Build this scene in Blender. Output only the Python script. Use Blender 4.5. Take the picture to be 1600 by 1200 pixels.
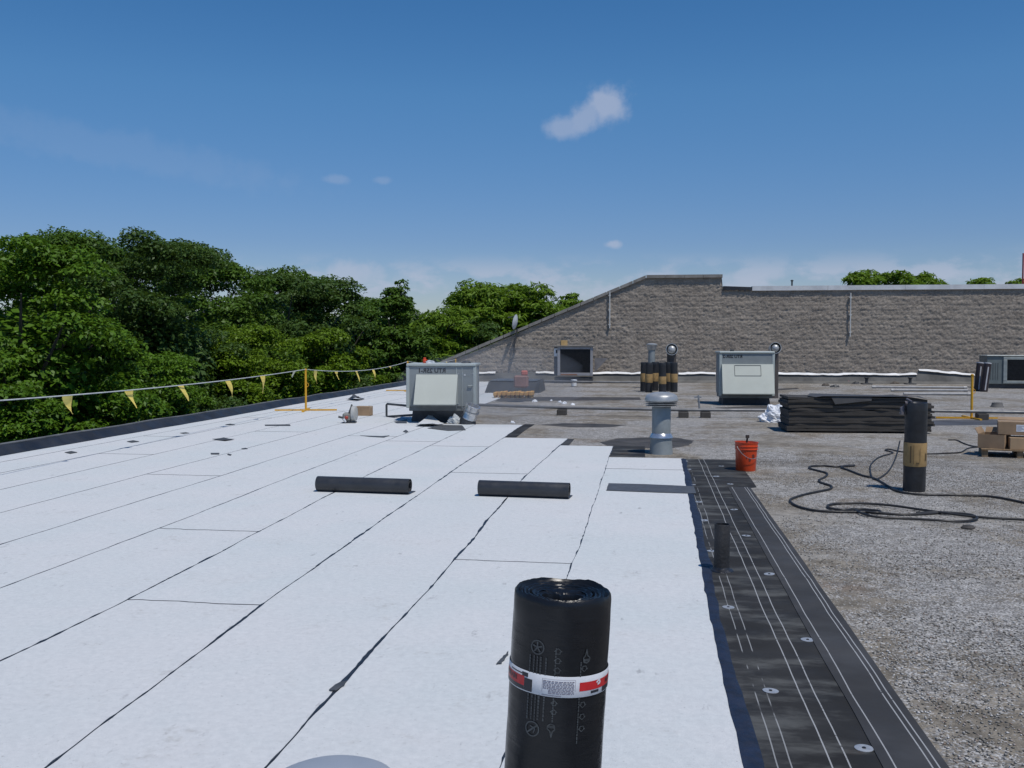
import bpy, math, random
import numpy as np
from mathutils import Vector, Matrix
R = math.radians
random.seed(7)
for o in list(bpy.data.objects): bpy.data.objects.remove(o)
scene = bpy.context.scene
COL = scene.collection

# ------------------------------------------------------------------ camera
H, FOC, HORIZ, VPX = 1.66, 1555.0, 536.0, 1013.0
PITCH = math.atan((600 - HORIZ) / FOC)
YAW = math.atan((VPX - 800) * math.cos(PITCH) / FOC)
cam_d = bpy.data.cameras.new('camera')
cam_d.sensor_width = 36.0; cam_d.lens = FOC / 1600 * 36; cam_d.clip_end = 6000; cam_d.clip_start = 0.05
cam = bpy.data.objects.new('camera', cam_d); COL.objects.link(cam)
cam.location = (0, 0, H); cam.rotation_euler = (math.pi / 2 - PITCH, 0, YAW)
scene.camera = cam
_r = Vector((math.cos(YAW), math.sin(YAW), 0)); _fh = Vector((-math.sin(YAW), math.cos(YAW), 0)); _z = Vector((0, 0, 1))
_fw = _fh * math.cos(PITCH) - _z * math.sin(PITCH); _up = _fh * math.sin(PITCH) + _z * math.cos(PITCH)
def ray(px, py): return _fw + _r * ((px - 800) / FOC) - _up * ((py - 600) / FOC)
def G(px, py, z=0.0):                       # survey: where a sight line meets the level z
    d = ray(px, py); t = (z - H) / d.z
    return Vector((0, 0, H)) + d * t
def PY(px, py, Y):                          # survey: where a sight line meets the plane y = Y
    d = ray(px, py); return Vector((0, 0, H)) + d * (Y / d.y)
def M(py): return H / (py - HORIZ)          # metres per photo pixel for things standing at that row

# ------------------------------------------------------------------ sun, sky, exposure
SUN_EL, SUN_AZ = R(64), R(138)              # azimuth measured clockwise from +Y: sun behind the camera, to the right
sd = Vector((math.sin(SUN_AZ) * math.cos(SUN_EL), math.cos(SUN_AZ) * math.cos(SUN_EL), math.sin(SUN_EL)))
sun_d = bpy.data.lights.new('sun', 'SUN'); sun_d.energy = 3.3; sun_d.angle = R(0.53); sun_d.color = (1.0, 0.955, 0.885)
sun = bpy.data.objects.new('sun', sun_d); COL.objects.link(sun)
sun.rotation_euler = (-sd).to_track_quat('-Z', 'Y').to_euler(); sun.location = (20, -20, 40)

world = bpy.data.worlds.new('World'); scene.world = world; world.use_nodes = True
wt = world.node_tree; wn = wt.nodes; wl = wt.links
for n in list(wn): wn.remove(n)
SKY_S = 0.091
sky = wn.new('ShaderNodeTexSky'); sky.sky_type = 'NISHITA'; sky.sun_disc = False
sky.sun_elevation = SUN_EL; sky.sun_rotation = SUN_AZ
sky.altitude = 0; sky.air_density = 1.0; sky.dust_density = 0.0; sky.ozone_density = 3.0
bg = wn.new('ShaderNodeBackground'); bg.inputs['Strength'].default_value = SKY_S
wo = wn.new('ShaderNodeOutputWorld'); wl.new(bg.outputs[0], wo.inputs['Surface'])
wtc = wn.new('ShaderNodeTexCoord')
def wmath(op, a, b=None, c=None, clamp=False):
    n = wn.new('ShaderNodeMath'); n.operation = op; n.use_clamp = clamp
    for i, v in enumerate((a, b, c)):
        if v is None: continue
        if isinstance(v, (int, float)): n.inputs[i].default_value = v
        else: wl.new(v, n.inputs[i])
    return n.outputs[0]
def wdot(vec):
    n = wn.new('ShaderNodeVectorMath'); n.operation = 'DOT_PRODUCT'
    wl.new(wtc.outputs['Generated'], n.inputs[0]); n.inputs[1].default_value = vec
    return n.outputs['Value']
def wnoise(scale_vec, scale, detail=6, rough=0.55):
    mp = wn.new('ShaderNodeMapping'); wl.new(wtc.outputs['Generated'], mp.inputs['Vector']); mp.inputs['Scale'].default_value = scale_vec
    n = wn.new('ShaderNodeTexNoise'); n.inputs['Scale'].default_value = scale; n.inputs['Detail'].default_value = detail
    n.inputs['Roughness'].default_value = rough; wl.new(mp.outputs[0], n.inputs['Vector']); return n.outputs[0]
def wramp(v, lo, hi):
    n = wn.new('ShaderNodeMapRange'); n.interpolation_type = 'SMOOTHSTEP'; n.inputs['From Min'].default_value = lo; n.inputs['From Max'].default_value = hi
    wl.new(v, n.inputs['Value']); return n.outputs[0]
nz_f = wnoise((1, 1, 1), 55, 5); nz_m = wnoise((1, 1, 2.2), 16, 7, 0.6); nz_w = wnoise((1, 1, 6), 9, 5)
def puff(px, py, wx, wy, tilt=0, amp=0.8):           # one small fair-weather cloud in a given direction of the sky
    c = ray(px, py).normalized(); rt = c.cross(_z).normalized(); u = rt.cross(c)
    a, b = math.cos(tilt), math.sin(tilt)
    r2 = rt * a + u * b; u2 = u * a - rt * b
    x = wmath('DIVIDE', wdot(r2), wx / FOC); y = wmath('DIVIDE', wdot(u2), wy / FOC)
    q = wmath('SQRT', wmath('ADD', wmath('MULTIPLY', x, x), wmath('MULTIPLY', y, y)))
    front = wmath('GREATER_THAN', wdot(c), 0.5)
    q = wmath('ADD', q, wmath('MULTIPLY', wmath('SUBTRACT', nz_f, 0.5), 1.25))
    m = wn.new('ShaderNodeMapRange'); m.interpolation_type = 'SMOOTHSTEP'
    m.inputs['From Min'].default_value = 1.1; m.inputs['From Max'].default_value = 0.35; wl.new(q, m.inputs['Value'])
    return wmath('MULTIPLY', wmath('MULTIPLY', m.outputs[0], front), amp)
masks = [puff(948, 164, 43, 36, R(15), 0.62), puff(915, 182, 56, 27, R(28), 0.5), puff(886, 198, 38, 22, R(10), 0.45),
         puff(523, 281, 24, 9, 0, 0.2), puff(598, 282, 16, 8, 0, 0.18), puff(958, 381, 15, 8, 0, 0.55),
         puff(190, 235, 300, 34, R(-8), 0.075), puff(545, 430, 60, 24, 0, 0.6), puff(1185, 428, 70, 15, R(8), 0.55), puff(1490, 428, 55, 10, 0, 0.5)]
zc = wdot((0, 0, 1))
band = wmath('MULTIPLY', wramp(zc, 0.02, 0.045), wmath('SUBTRACT', 1.0, wramp(zc, 0.06, 0.092)))
hz = wmath('MULTIPLY', wmath('MULTIPLY', wramp(nz_m, 0.42, 0.60), band), 0.7)
low = wmath('MULTIPLY', wmath('SUBTRACT', 1.0, wramp(zc, 0.03, 0.085)), 0.10)
tot = wmath('MAXIMUM', hz, low)
for m_ in masks: tot = wmath('MAXIMUM', tot, m_)
hsv = wn.new('ShaderNodeHueSaturation'); hsv.inputs['Saturation'].default_value = 1.33; hsv.inputs['Value'].default_value = 1.0
wl.new(sky.outputs[0], hsv.inputs['Color'])
rmp = wn.new('ShaderNodeValToRGB'); wl.new(zc, rmp.inputs[0])          # hazier, duller air towards the horizon, the same all round
el_ = rmp.color_ramp.elements; el_[0].position = 0.0; el_[0].color = (0.60, 0.62, 0.80, 1); el_[1].position = 0.24; el_[1].color = (1.0, 0.96, 1.0, 1)
x_ = el_.new(0.10); x_.color = (0.68, 0.68, 0.86, 1)
tint = wn.new('ShaderNodeMix'); tint.data_type = 'RGBA'; tint.blend_type = 'MULTIPLY'; tint.inputs['Factor'].default_value = 1
wl.new(hsv.outputs[0], tint.inputs[6]); wl.new(rmp.outputs[0], tint.inputs[7])
mx = wn.new('ShaderNodeMix'); mx.data_type = 'RGBA'
wl.new(tot, mx.inputs['Factor']); wl.new(tint.outputs[2], mx.inputs[6]); mx.inputs[7].default_value = (0.44 / SKY_S, 0.49 / SKY_S, 0.62 / SKY_S, 1)
wl.new(mx.outputs[2], bg.inputs['Color'])
vs = scene.view_settings
vs.view_transform = 'Standard'; vs.look = 'None'; vs.gamma = 1; vs.use_curve_mapping = False; vs.exposure = 0.0

# ------------------------------------------------------------------ materials
def nodes(name):
    m = bpy.data.materials.new(name); m.use_nodes = True
    return m, m.node_tree, m.node_tree.nodes, m.node_tree.links, m.node_tree.nodes['Principled BSDF']
def N(nt, kind, **kw):
    n = nt.nodes.new(kind)
    for k, v in kw.items(): setattr(n, k, v)
    return n
def noise(nt, vec, scale, detail=4, rough=0.55, stretch=None):
    if stretch:
        mp = N(nt, 'ShaderNodeMapping'); mp.inputs['Scale'].default_value = stretch; nt.links.new(vec, mp.inputs['Vector']); vec = mp.outputs[0]
    n = N(nt, 'ShaderNodeTexNoise'); n.inputs['Scale'].default_value = scale; n.inputs['Detail'].default_value = detail
    n.inputs['Roughness'].default_value = rough; nt.links.new(vec, n.inputs['Vector']); return n.outputs[0]
def rng_(nt, v, lo, hi, a=0.0, b=1.0):
    n = N(nt, 'ShaderNodeMapRange'); n.interpolation_type = 'SMOOTHSTEP'
    for k, x in (('From Min', lo), ('From Max', hi), ('To Min', a), ('To Max', b)): n.inputs[k].default_value = x
    nt.links.new(v, n.inputs['Value']); return n.outputs[0]
def mixc(nt, fac, a, b, blend='MIX'):
    n = N(nt, 'ShaderNodeMix', data_type='RGBA', blend_type=blend)
    for i, v in ((0, fac), (6, a), (7, b)):
        if isinstance(v, (int, float)): n.inputs[i].default_value = v
        elif isinstance(v, tuple): n.inputs[i].default_value = v if len(v) == 4 else (*v, 1)
        else: nt.links.new(v, n.inputs[i])
    return n.outputs[2]
def mth(nt, op, a, b=None):
    n = N(nt, 'ShaderNodeMath', operation=op)
    for i, v in enumerate((a, b)):
        if v is None: continue
        if isinstance(v, (int, float)): n.inputs[i].default_value = v
        else: nt.links.new(v, n.inputs[i])
    return n.outputs[0]
def bump(nt, h, strength, dist=0.01):
    b = N(nt, 'ShaderNodeBump'); b.inputs['Strength'].default_value = strength; b.inputs['Distance'].default_value = dist
    nt.links.new(h, b.inputs['Height']); nt.links.new(b.outputs[0], nt.nodes['Principled BSDF'].inputs['Normal'])
MATS = {}
def mat(name, col, rough=0.6, metal=0.0, var=0.15, vs_=5.0, bmp=0.0, bs=40.0, dirt=0.0, dirtcol=(0.08, 0.075, 0.07), spec=None, stretch=None):
    if name in MATS: return MATS[name]
    m, nt, ns, ln, p = nodes(name)
    tc = N(nt, 'ShaderNodeTexCoord').outputs['Object']
    v = noise(nt, tc, vs_, 5, 0.6, stretch)
    c = mixc(nt, rng_(nt, v, 0.3, 0.7), tuple(x * (1 - var) for x in col), tuple(min(1, x * (1 + var)) for x in col))
    if dirt: c = mixc(nt, rng_(nt, noise(nt, tc, vs_ * 1.7, 6, 0.7), 0.5, 0.75, 0, dirt), c, dirtcol)
    ln.new(c, p.inputs['Base Color'])
    ln.new(rng_(nt, noise(nt, tc, vs_ * 2.3, 4), 0.3, 0.7, max(0.05, rough - 0.1), min(1, rough + 0.1)), p.inputs['Roughness'])
    p.inputs['Metallic'].default_value = metal
    if spec is not None: p.inputs['Specular IOR Level'].default_value = spec
    if bmp: bump(nt, noise(nt, tc, bs, 4, 0.6), bmp)
    MATS[name] = m; return m

# ------------------------------------------------------------------ mesh helpers
class MB:
    def __init__(s): s.v = []; s.f = []
    def add(s, vs, fs):
        b = len(s.v); s.v += [tuple(x) for x in vs]; s.f += [tuple(i + b for i in q) for q in fs]; return s
    def box(s, x0, x1, y0, y1, z0, z1, mtx=None):
        vs = [Vector(c) for c in ((x0, y0, z0), (x1, y0, z0), (x1, y1, z0), (x0, y1, z0), (x0, y0, z1), (x1, y0, z1), (x1, y1, z1), (x0, y1, z1))]
        if mtx: vs = [mtx @ v for v in vs]
        return s.add(vs, [(0, 3, 2, 1), (4, 5, 6, 7), (0, 1, 5, 4), (1, 2, 6, 5), (2, 3, 7, 6), (3, 0, 4, 7)])
    def bbox(s, x0, x1, y0, y1, z0, z1, b=0.01, mtx=None):            # box with chamfered edges
        vs = []; 
        for x, sx in ((x0, 1), (x1, -1)):
            for y, sy in ((y0, 1), (y1, -1)):
                for z, sz in ((z0, 1), (z1, -1)):
                    vs += [(x, y + sy * b, z + sz * b), (x + sx * b, y, z + sz * b), (x + sx * b, y + sy * b, z)]
        def i(a, c, e, k): return ((a * 2 + c) * 2 + e) * 3 + k
        fs = [(i(a, 0, 0, 0), i(a, 1, 0, 0), i(a, 1, 1, 0), i(a, 0, 1, 0)) for a in (0, 1)]
        fs += [(i(0, a, 0, 1), i(1, a, 0, 1), i(1, a, 1, 1), i(0, a, 1, 1)) for a in (0, 1)]
        fs += [(i(0, 0, a, 2), i(1, 0, a, 2), i(1, 1, a, 2), i(0, 1, a, 2)) for a in (0, 1)]
        for a in (0, 1):
            for c in (0, 1):
                fs += [(i(a, c, 0, 0), i(a, c, 1, 0), i(a, c, 1, 1), i(a, c, 0, 1)), (i(a, 0, c, 0), i(a, 1, c, 0), i(a, 1, c, 2), i(a, 0, c, 2)), (i(0, a, c, 1), i(1, a, c, 1), i(1, a, c, 2), i(0, a, c, 2))]
                for e in (0, 1): fs.append((i(a, c, e, 0), i(a, c, e, 1), i(a, c, e, 2)))
        vs = [Vector(v) for v in vs]
        if mtx: vs = [mtx @ v for v in vs]
        return s.add(vs, fs)
    def lathe(s, prof, n=32, c=(0, 0, 0), mtx=None, cap0=True, cap1=True, jit=None):
        vs = []; fs = []; k = len(prof)
        for i, (r, z) in enumerate(prof):
            for j in range(n):
                a = 2 * math.pi * j / n; rr = r + (jit(i, a) if jit else 0)
                v = Vector((rr * math.cos(a), rr * math.sin(a), z))
                if mtx: v = mtx @ v
                vs.append(v + Vector(c))
        for i in range(k - 1):
            for j in range(n):
                j2 = (j + 1) % n; fs.append((i * n + j, i * n + j2, (i + 1) * n + j2, (i + 1) * n + j))
        if cap0: fs.append(tuple(reversed(range(n))))
        if cap1: fs.append(tuple((k - 1) * n + j for j in range(n)))
        return s.add(vs, fs)
    def tube(s, pts, r, n=8, closed=False):
        pts = [Vector(p) for p in pts]; k = len(pts); vs = []; fs = []
        rs = r if isinstance(r, (list, tuple)) else [r] * k
        up = Vector((0.13, 0.21, 1)).normalized()
        for i, p in enumerate(pts):
            t = (pts[min(i + 1, k - 1)] - pts[max(i - 1, 0)]).normalized()
            u = up - t * up.dot(t)
            if u.length < 0.15: u = Vector((1, 0, 0)) - t * t.x
            u.normalize(); w = t.cross(u)
            for j in range(n):
                a = 2 * math.pi * j / n; vs.append(p + (u * math.cos(a) + w * math.sin(a)) * rs[i])
        for i in range(k - 1):
            for j in range(n):
                j2 = (j + 1) % n; fs.append((i * n + j, i * n + j2, (i + 1) * n + j2, (i + 1) * n + j))
        fs.append(tuple(reversed(range(n)))); fs.append(tuple((k - 1) * n + j for j in range(n)))
        return s.add(vs, fs)
    def prism(s, pts, y0, y1, mtx=None):                 # outline in x,z extruded along y
        n = len(pts); vs = [Vector((x, y0, z)) for x, z in pts] + [Vector((x, y1, z)) for x, z in pts]
        if mtx: vs = [mtx @ v for v in vs]
        fs = [tuple(range(n)), tuple(reversed(range(n, 2 * n)))] + [(i, i + n, (i + 1) % n + n, (i + 1) % n) for i in range(n)]
        return s.add(vs, fs)
    def plate(s, pts, z0, z1):                           # outline in x,y with thickness in z
        n = len(pts); vs = [(p[0], p[1], z0) for p in pts] + [(p[0], p[1], z1) for p in pts]
        fs = [tuple(reversed(range(n))), tuple(range(n, 2 * n))] + [(i, (i + 1) % n, (i + 1) % n + n, i + n) for i in range(n)]
        return s.add(vs, fs)
def obj(name, mb, m, parent=None, loc=None, rot=None, smooth=False):
    me = bpy.data.meshes.new(name); me.from_pydata([tuple(v) for v in mb.v], [], mb.f); me.validate(); me.update()
    import bmesh
    bm = bmesh.new(); bm.from_mesh(me); bmesh.ops.recalc_face_normals(bm, faces=bm.faces); bm.to_mesh(me); bm.free()
    if smooth:
        me.polygons.foreach_set('use_smooth', [True] * len(me.polygons))
        try: me.set_sharp_from_angle(angle=R(40))
        except Exception: pass
    me.materials.append(m)
    o = bpy.data.objects.new(name, me); COL.objects.link(o)
    if parent: o.parent = parent
    if loc is not None: o.location = loc
    if rot is not None: o.rotation_euler = rot
    return o
def raw(name, V, F, m, parent=None, smooth=False):       # numpy mesh; F is (n,3) or (n,4)
    me = bpy.data.meshes.new(name); V = np.asarray(V, np.float32); F = np.asarray(F, np.int32); k = F.shape[1]
    me.vertices.add(len(V)); me.vertices.foreach_set('co', V.ravel())
    me.loops.add(F.size); me.loops.foreach_set('vertex_index', F.ravel())
    me.polygons.add(len(F)); me.polygons.foreach_set('loop_start', np.arange(0, F.size, k, dtype=np.int32))
    me.polygons.foreach_set('loop_total', np.full(len(F), k, np.int32)) if hasattr(me.polygons[0], 'loop_total') and False else None
    me.update(calc_edges=True)
    if smooth: me.polygons.foreach_set('use_smooth', np.ones(len(F), bool))
    me.materials.append(m)
    o = bpy.data.objects.new(name, me); COL.objects.link(o)
    if parent: o.parent = parent
    return o
def tag(o, label=None, cat=None, group=None, kind=None):
    if label: o['label'] = label
    if cat: o['category'] = cat
    if group: o['group'] = group
    if kind: o['kind'] = kind
    return o
def thing(name, label, cat, loc=(0, 0, 0), rz=0.0, group=None, rot=None):
    o = bpy.data.objects.new(name, None); COL.objects.link(o); o.location = loc; o.rotation_euler = rot or (0, 0, rz); o.empty_display_size = 0.2
    return tag(o, label, cat, group)
def copy_tree(o, parent=None):
    c = o.copy(); COL.objects.link(c); c.parent = parent
    for ch in [x for x in bpy.data.objects if x.parent == o]: copy_tree(ch, c)
    return c
RS = np.random.RandomState(11)
_NC = {}
def vnoise1(x, seed=0):                                   # smooth 1-d noise in -1..1
    r = _NC.get(seed)
    if r is None: r = _NC[seed] = np.random.RandomState(seed).uniform(-1, 1, 4096).tolist()
    i = int(math.floor(x)); t = x - i; t = t * t * (3 - 2 * t)
    return r[i % 4096] * (1 - t) + r[(i + 1) % 4096] * t
def vnoise2(X, Y, seed=0):
    r = np.random.RandomState(seed).uniform(-1, 1, (256, 256)); xi = np.floor(X).astype(int); yi = np.floor(Y).astype(int)
    tx = X - xi; ty = Y - yi; tx = tx * tx * (3 - 2 * tx); ty = ty * ty * (3 - 2 * ty)
    g = lambda a, b: r[a % 256, b % 256]
    return (g(xi, yi) * (1 - tx) + g(xi + 1, yi) * tx) * (1 - ty) + (g(xi, yi + 1) * (1 - tx) + g(xi + 1, yi + 1) * tx) * ty

# ------------------------------------------------------------------ setting: ground, roof deck
WALL_Y = G(1000, 597).y
PARX = -9.45                       # inner foot of the roof-edge kerb
GZ = -5.2
def ground_mat():
    m, nt, ns, ln, p = nodes('ground_grass')
    pos = N(nt, 'ShaderNodeNewGeometry').outputs['Position']
    c = mixc(nt, rng_(nt, noise(nt, pos, 0.35, 6), 0.35, 0.65), (0.035, 0.05, 0.018), (0.07, 0.075, 0.035))
    ln.new(c, p.inputs['Base Color']); p.inputs['Roughness'].default_value = 0.95
    return m
g_ = MB(); g_.add([(-3000, -3000, GZ), (3000, -3000, GZ), (3000, 3000, GZ), (-3000, 3000, GZ)], [(0, 1, 2, 3)])
tag(obj('ground', g_, ground_mat()), kind='structure')

def gravel_mat():
    m, nt, ns, ln, p = nodes('roof_gravel')
    pos = N(nt, 'ShaderNodeNewGeometry').outputs['Position']
    patch = noise(nt, pos, 0.75, 5, 0.65, (0.8, 0.5, 1)); patch2 = noise(nt, pos, 2.6, 5, 0.65)
    bare = mixc(nt, rng_(nt, noise(nt, pos, 3.0, 6, 0.65), 0.3, 0.7), (0.155, 0.137, 0.11), (0.27, 0.241, 0.198))
    bare = mixc(nt, rng_(nt, noise(nt, pos, 0.8, 4), 0.55, 0.7, 0, 0.35), bare, (0.23, 0.16, 0.125))
    vo = N(nt, 'ShaderNodeTexVoronoi'); vo.inputs['Scale'].default_value = 95; ln.new(pos, vo.inputs['Vector'])
    sp = N(nt, 'ShaderNodeSeparateColor'); ln.new(vo.outputs['Color'], sp.inputs[0])
    stone = mixc(nt, sp.outputs[1], (0.09, 0.088, 0.084), (0.52, 0.51, 0.495))
    dens = mth(nt, 'ADD', mth(nt, 'MULTIPLY', patch, 1.3), mth(nt, 'MULTIPLY', patch2, 0.5))
    thr = rng_(nt, dens, 0.76, 1.0, 0.06, 0.92)
    isst = mth(nt, 'LESS_THAN', sp.outputs[0], thr)
    c = mixc(nt, isst, bare, stone)
    # old asphalt stains, longer across the slope
    st = noise(nt, pos, 1.0, 5, 0.6, (0.12, 0.55, 1))
    c = mixc(nt, rng_(nt, st, 0.54, 0.68, 0, 0.5), c, (0.12, 0.107, 0.09))
    li = noise(nt, pos, 1.0, 5, 0.62, (0.16, 0.8, 1)); c = mixc(nt, rng_(nt, li, 0.50, 0.66, 0, 0.55), c, (0.37, 0.355, 0.33))
    fg = noise(nt, pos, 7.0, 6, 0.8); c = mixc(nt, 1.0, c, mixc(nt, rng_(nt, fg, 0.3, 0.7), (0.62, 0.61, 0.60), (1.24, 1.23, 1.22)), 'MULTIPLY')
    ln.new(c, p.inputs['Base Color']); p.inputs['Roughness'].default_value = 0.9; p.inputs['Specular IOR Level'].default_value = 0.25
    bump(nt, mth(nt, 'ADD', mth(nt, 'MULTIPLY', vo.outputs['Distance'], -0.6), noise(nt, pos, 30, 4)), 0.7, 0.012)
    return m
M_GRAVEL = gravel_mat()
rb = MB(); rb.box(-9.74, 34, -9, WALL_Y + 0.3, GZ - 0.1, 0.0)
roof = tag(obj('roof', rb, M_GRAVEL), kind='structure')

# loose gravel you can see stone by stone near the camera
def stones(n, x0, x1, y0, y1, seed, s0, s1):  # clumped like the patches in the material
    r = np.random.RandomState(seed)
    X = r.uniform(x0, x1, n * 3); Y = y0 + (y1 - y0) * r.uniform(0, 1, n * 3) ** 1.6
    dn = vnoise2(X * 0.9, Y * 0.9, 5) + 0.6 * vnoise2(X * 2.3, Y * 2.3, 6)
    keep = r.uniform(-0.6, 1.0, n * 3) < dn; keep &= ~((X < 1.28) & (Y > 11.2)); X = X[keep][:n]; Y = Y[keep][:n]; k = len(X)
    S = r.uniform(s0, s1, k)
    base = np.array([(1, 0, 0), (0, 1, 0), (-1, 0, 0), (0, -1, 0), (0, 0, 0.75), (0, 0, -0.4)], np.float32)
    a = r.uniform(0, 6.28, k); ca, sa = np.cos(a), np.sin(a)
    B = base[None] * r.uniform(0.55, 1.2, (k, 6, 1)); B = B * S[:, None, None]
    B[:, :, 0] *= r.uniform(0.8, 1.5, k)[:, None]
    V = np.empty_like(B); V[..., 0] = B[..., 0] * ca[:, None] - B[..., 1] * sa[:, None] + X[:, None]
    V[..., 1] = B[..., 0] * sa[:, None] + B[..., 1] * ca[:, None] + Y[:, None]; V[..., 2] = B[..., 2] + (S * 0.35)[:, None]
    f = np.array([(0, 1, 4), (1, 2, 4), (2, 3, 4), (3, 0, 4), (1, 0, 5), (2, 1, 5), (3, 2, 5), (0, 3, 5)])
    F = (f[None] + (np.arange(k) * 6)[:, None, None]).reshape(-1, 3)
    return V.reshape(-1, 3), F
def stone_mat():
    m, nt, ns, ln, p = nodes('loose_stones')
    ge = N(nt, 'ShaderNodeNewGeometry')
    rp = N(nt, 'ShaderNodeValToRGB'); ln.new(ge.outputs['Random Per Island'], rp.inputs[0]); e = rp.color_ramp.elements
    e[0].color = (0.10, 0.095, 0.085, 1); e[1].color = (0.56, 0.55, 0.535, 1)
    for pos_, c in ((0.35, (0.22, 0.205, 0.18, 1)), (0.6, (0.36, 0.355, 0.345, 1)), (0.72, (0.25, 0.18, 0.14, 1)), (0.76, (0.45, 0.44, 0.42, 1))):
        x = e.new(pos_); x.color = c
    ln.new(rp.outputs[0], p.inputs['Base Color']); p.inputs['Roughness'].default_value = 0.8; p.inputs['Specular IOR Level'].default_value = 0.3
    return m
V, F = stones(46000, 1.20, 6.2, 2.6, 15.5, 3, 0.004, 0.0095)
tag(raw('gravel', V, F, stone_mat()), 'loose pale gravel scattered over the old roof beside the black sheets', 'gravel', kind='stuff')

# ------------------------------------------------------------------ white membrane sheets, base sheets
def membrane_mat():
    m, nt, ns, ln, p = nodes('white_granule_membrane')
    pos = N(nt, 'ShaderNodeNewGeometry').outputs['Position']; oi = N(nt, 'ShaderNodeObjectInfo')
    c = mixc(nt, rng_(nt, noise(nt, pos, 0.7, 5, 0.6), 0.3, 0.7), (0.535, 0.585, 0.585), (0.615, 0.618, 0.615))
    c = mixc(nt, mth(nt, 'MULTIPLY', oi.outputs['Random'], 0.6), c, (0.60, 0.605, 0.60))
    g = noise(nt, pos, 330, 2, 0.7)
    c = mixc(nt, rng_(nt, g, 0.36, 0.64), mixc(nt, 0.85, c, c), (0.66, 0.68, 0.70)) if False else mixc(nt, 0.35, c, mixc(nt, rng_(nt, g, 0.35, 0.65), (0.40, 0.42, 0.45), (0.74, 0.75, 0.77)))
    sm = mth(nt, 'MULTIPLY', rng_(nt, noise(nt, pos, 2.2, 6, 0.7), 0.52, 0.72), rng_(nt, noise(nt, pos, 17, 5, 0.7), 0.45, 0.7))
    c = mixc(nt, mth(nt, 'MULTIPLY', sm, 0.5), c, (0.30, 0.285, 0.26))
    med = noise(nt, pos, 26, 5, 0.75); c = mixc(nt, 1.0, c, mixc(nt, rng_(nt, med, 0.25, 0.75), (0.91, 0.915, 0.92), (1.06, 1.055, 1.05)), 'MULTIPLY')
    spk = rng_(nt, noise(nt, pos, 60, 3, 0.6), 0.665, 0.72); c = mixc(nt, mth(nt, 'MULTIPLY', spk, 0.5), c, (0.20, 0.20, 0.21))
    scuff = rng_(nt, noise(nt, pos, 9.0, 5, 0.7, (1, 0.35, 1)), 0.63, 0.73)
    c = mixc(nt, mth(nt, 'MULTIPLY', scuff, 0.55), c, (0.22, 0.22, 0.23))
    ln.new(c, p.inputs['Base Color']); p.inputs['Roughness'].default_value = 0.9; p.inputs['Specular IOR Level'].default_value = 0.2
    bump(nt, mth(nt, 'ADD', mth(nt, 'MULTIPLY', g, 0.12), noise(nt, pos, 1.3, 4)), 0.5, 0.025)
    return m
M_WHITE = membrane_mat()
M_BIT = mat('bitumen_bleed', (0.016, 0.018, 0.024), 0.42, 0, 0.3, 14, 0.4, 60)
SEAM_PTS = {'s3': [(1165, 1200), (1105, 930), (1080, 800), (1065, 717)], 's2': [(893, 881), (905, 858), (948, 730), (958, 697)],
 's1': [(415, 1200), (520, 1085), (712, 875), (820, 745), (885, 688)], 's0': [(75, 1200), (410, 945), (708, 736)],
 'a': [(0, 1035), (200, 938), (405, 832), (560, 750)], 'b': [(56, 899), (250, 826), (497, 729)], 'c': [(0, 852), (345, 744), (497, 696)],
 'd': [(0, 802), (228, 742), (500, 671)], 'e': [(0, 766), (240, 711), (400, 674)], 'f': [(0, 740), (160, 708), (366, 665), (453, 648)], 'g': [(0, 723)]}
ORDER = ['g', 'f', 'e', 'd', 'c', 'b', 'a', 's0', 's1', 's2', 's3']
SX = {}
for k_, q in SEAM_PTS.items():
    pts = sorted([(G(*t).y, G(*t).x) for t in q]); SX[k_] = pts
def seam_x(k, y):
    pts = SX[k]
    if y <= pts[0][0]: x = pts[0][1]
    elif y >= pts[-1][0]: x = pts[-1][1]
    else:
        x = pts[-1][1]
        for (y0, x0), (y1, x1) in zip(pts, pts[1:]):
            if y0 <= y <= y1: t = (y - y0) / (y1 - y0 + 1e-9); x = x0 + (x1 - x0) * t; break
    i = (ORDER + ['par']).index(k) if k != 'par' else 77
    return x + 0.008 * vnoise1(y * 1.1 + i * 31, 3) + 0.004 * vnoise1(y * 4.3 + i * 17, 4)
SX['par'] = [(0, PARX + 0.02), (60, PARX + 0.02)]
YEND = WALL_Y - 0.4
def gy(px, py): return G(px, py).y
COLS = [  # left seam, right seam, end, end laps
 ('par', 'g', YEND, [24.0]), ('g', 'f', YEND, [gy(240, 682), gy(386, 653), 33.0]), ('f', 'e', YEND, [gy(200, 710), 23.4, 31.0]),
 ('e', 'd', YEND, [gy(440, 675), 27.0]), ('d', 'c', YEND, [gy(290, 743), 21.9, 32.0]), ('c', 'b', YEND, [gy(585, 682), 26.5]),
 ('b', 'a', gy(690, 663), [gy(330, 829), gy(640, 690)]), ('a', 's0', gy(800, 664), [gy(305, 942), gy(725, 698)]),
 ('s0', 's1', gy(840, 685), [gy(765, 740)]), ('s1', 's2', gy(910, 697), [gy(800, 878)]), ('s2', 's3', gy(1000, 716), [gy(1000, 734)])]
Y0 = -4.0
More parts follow.
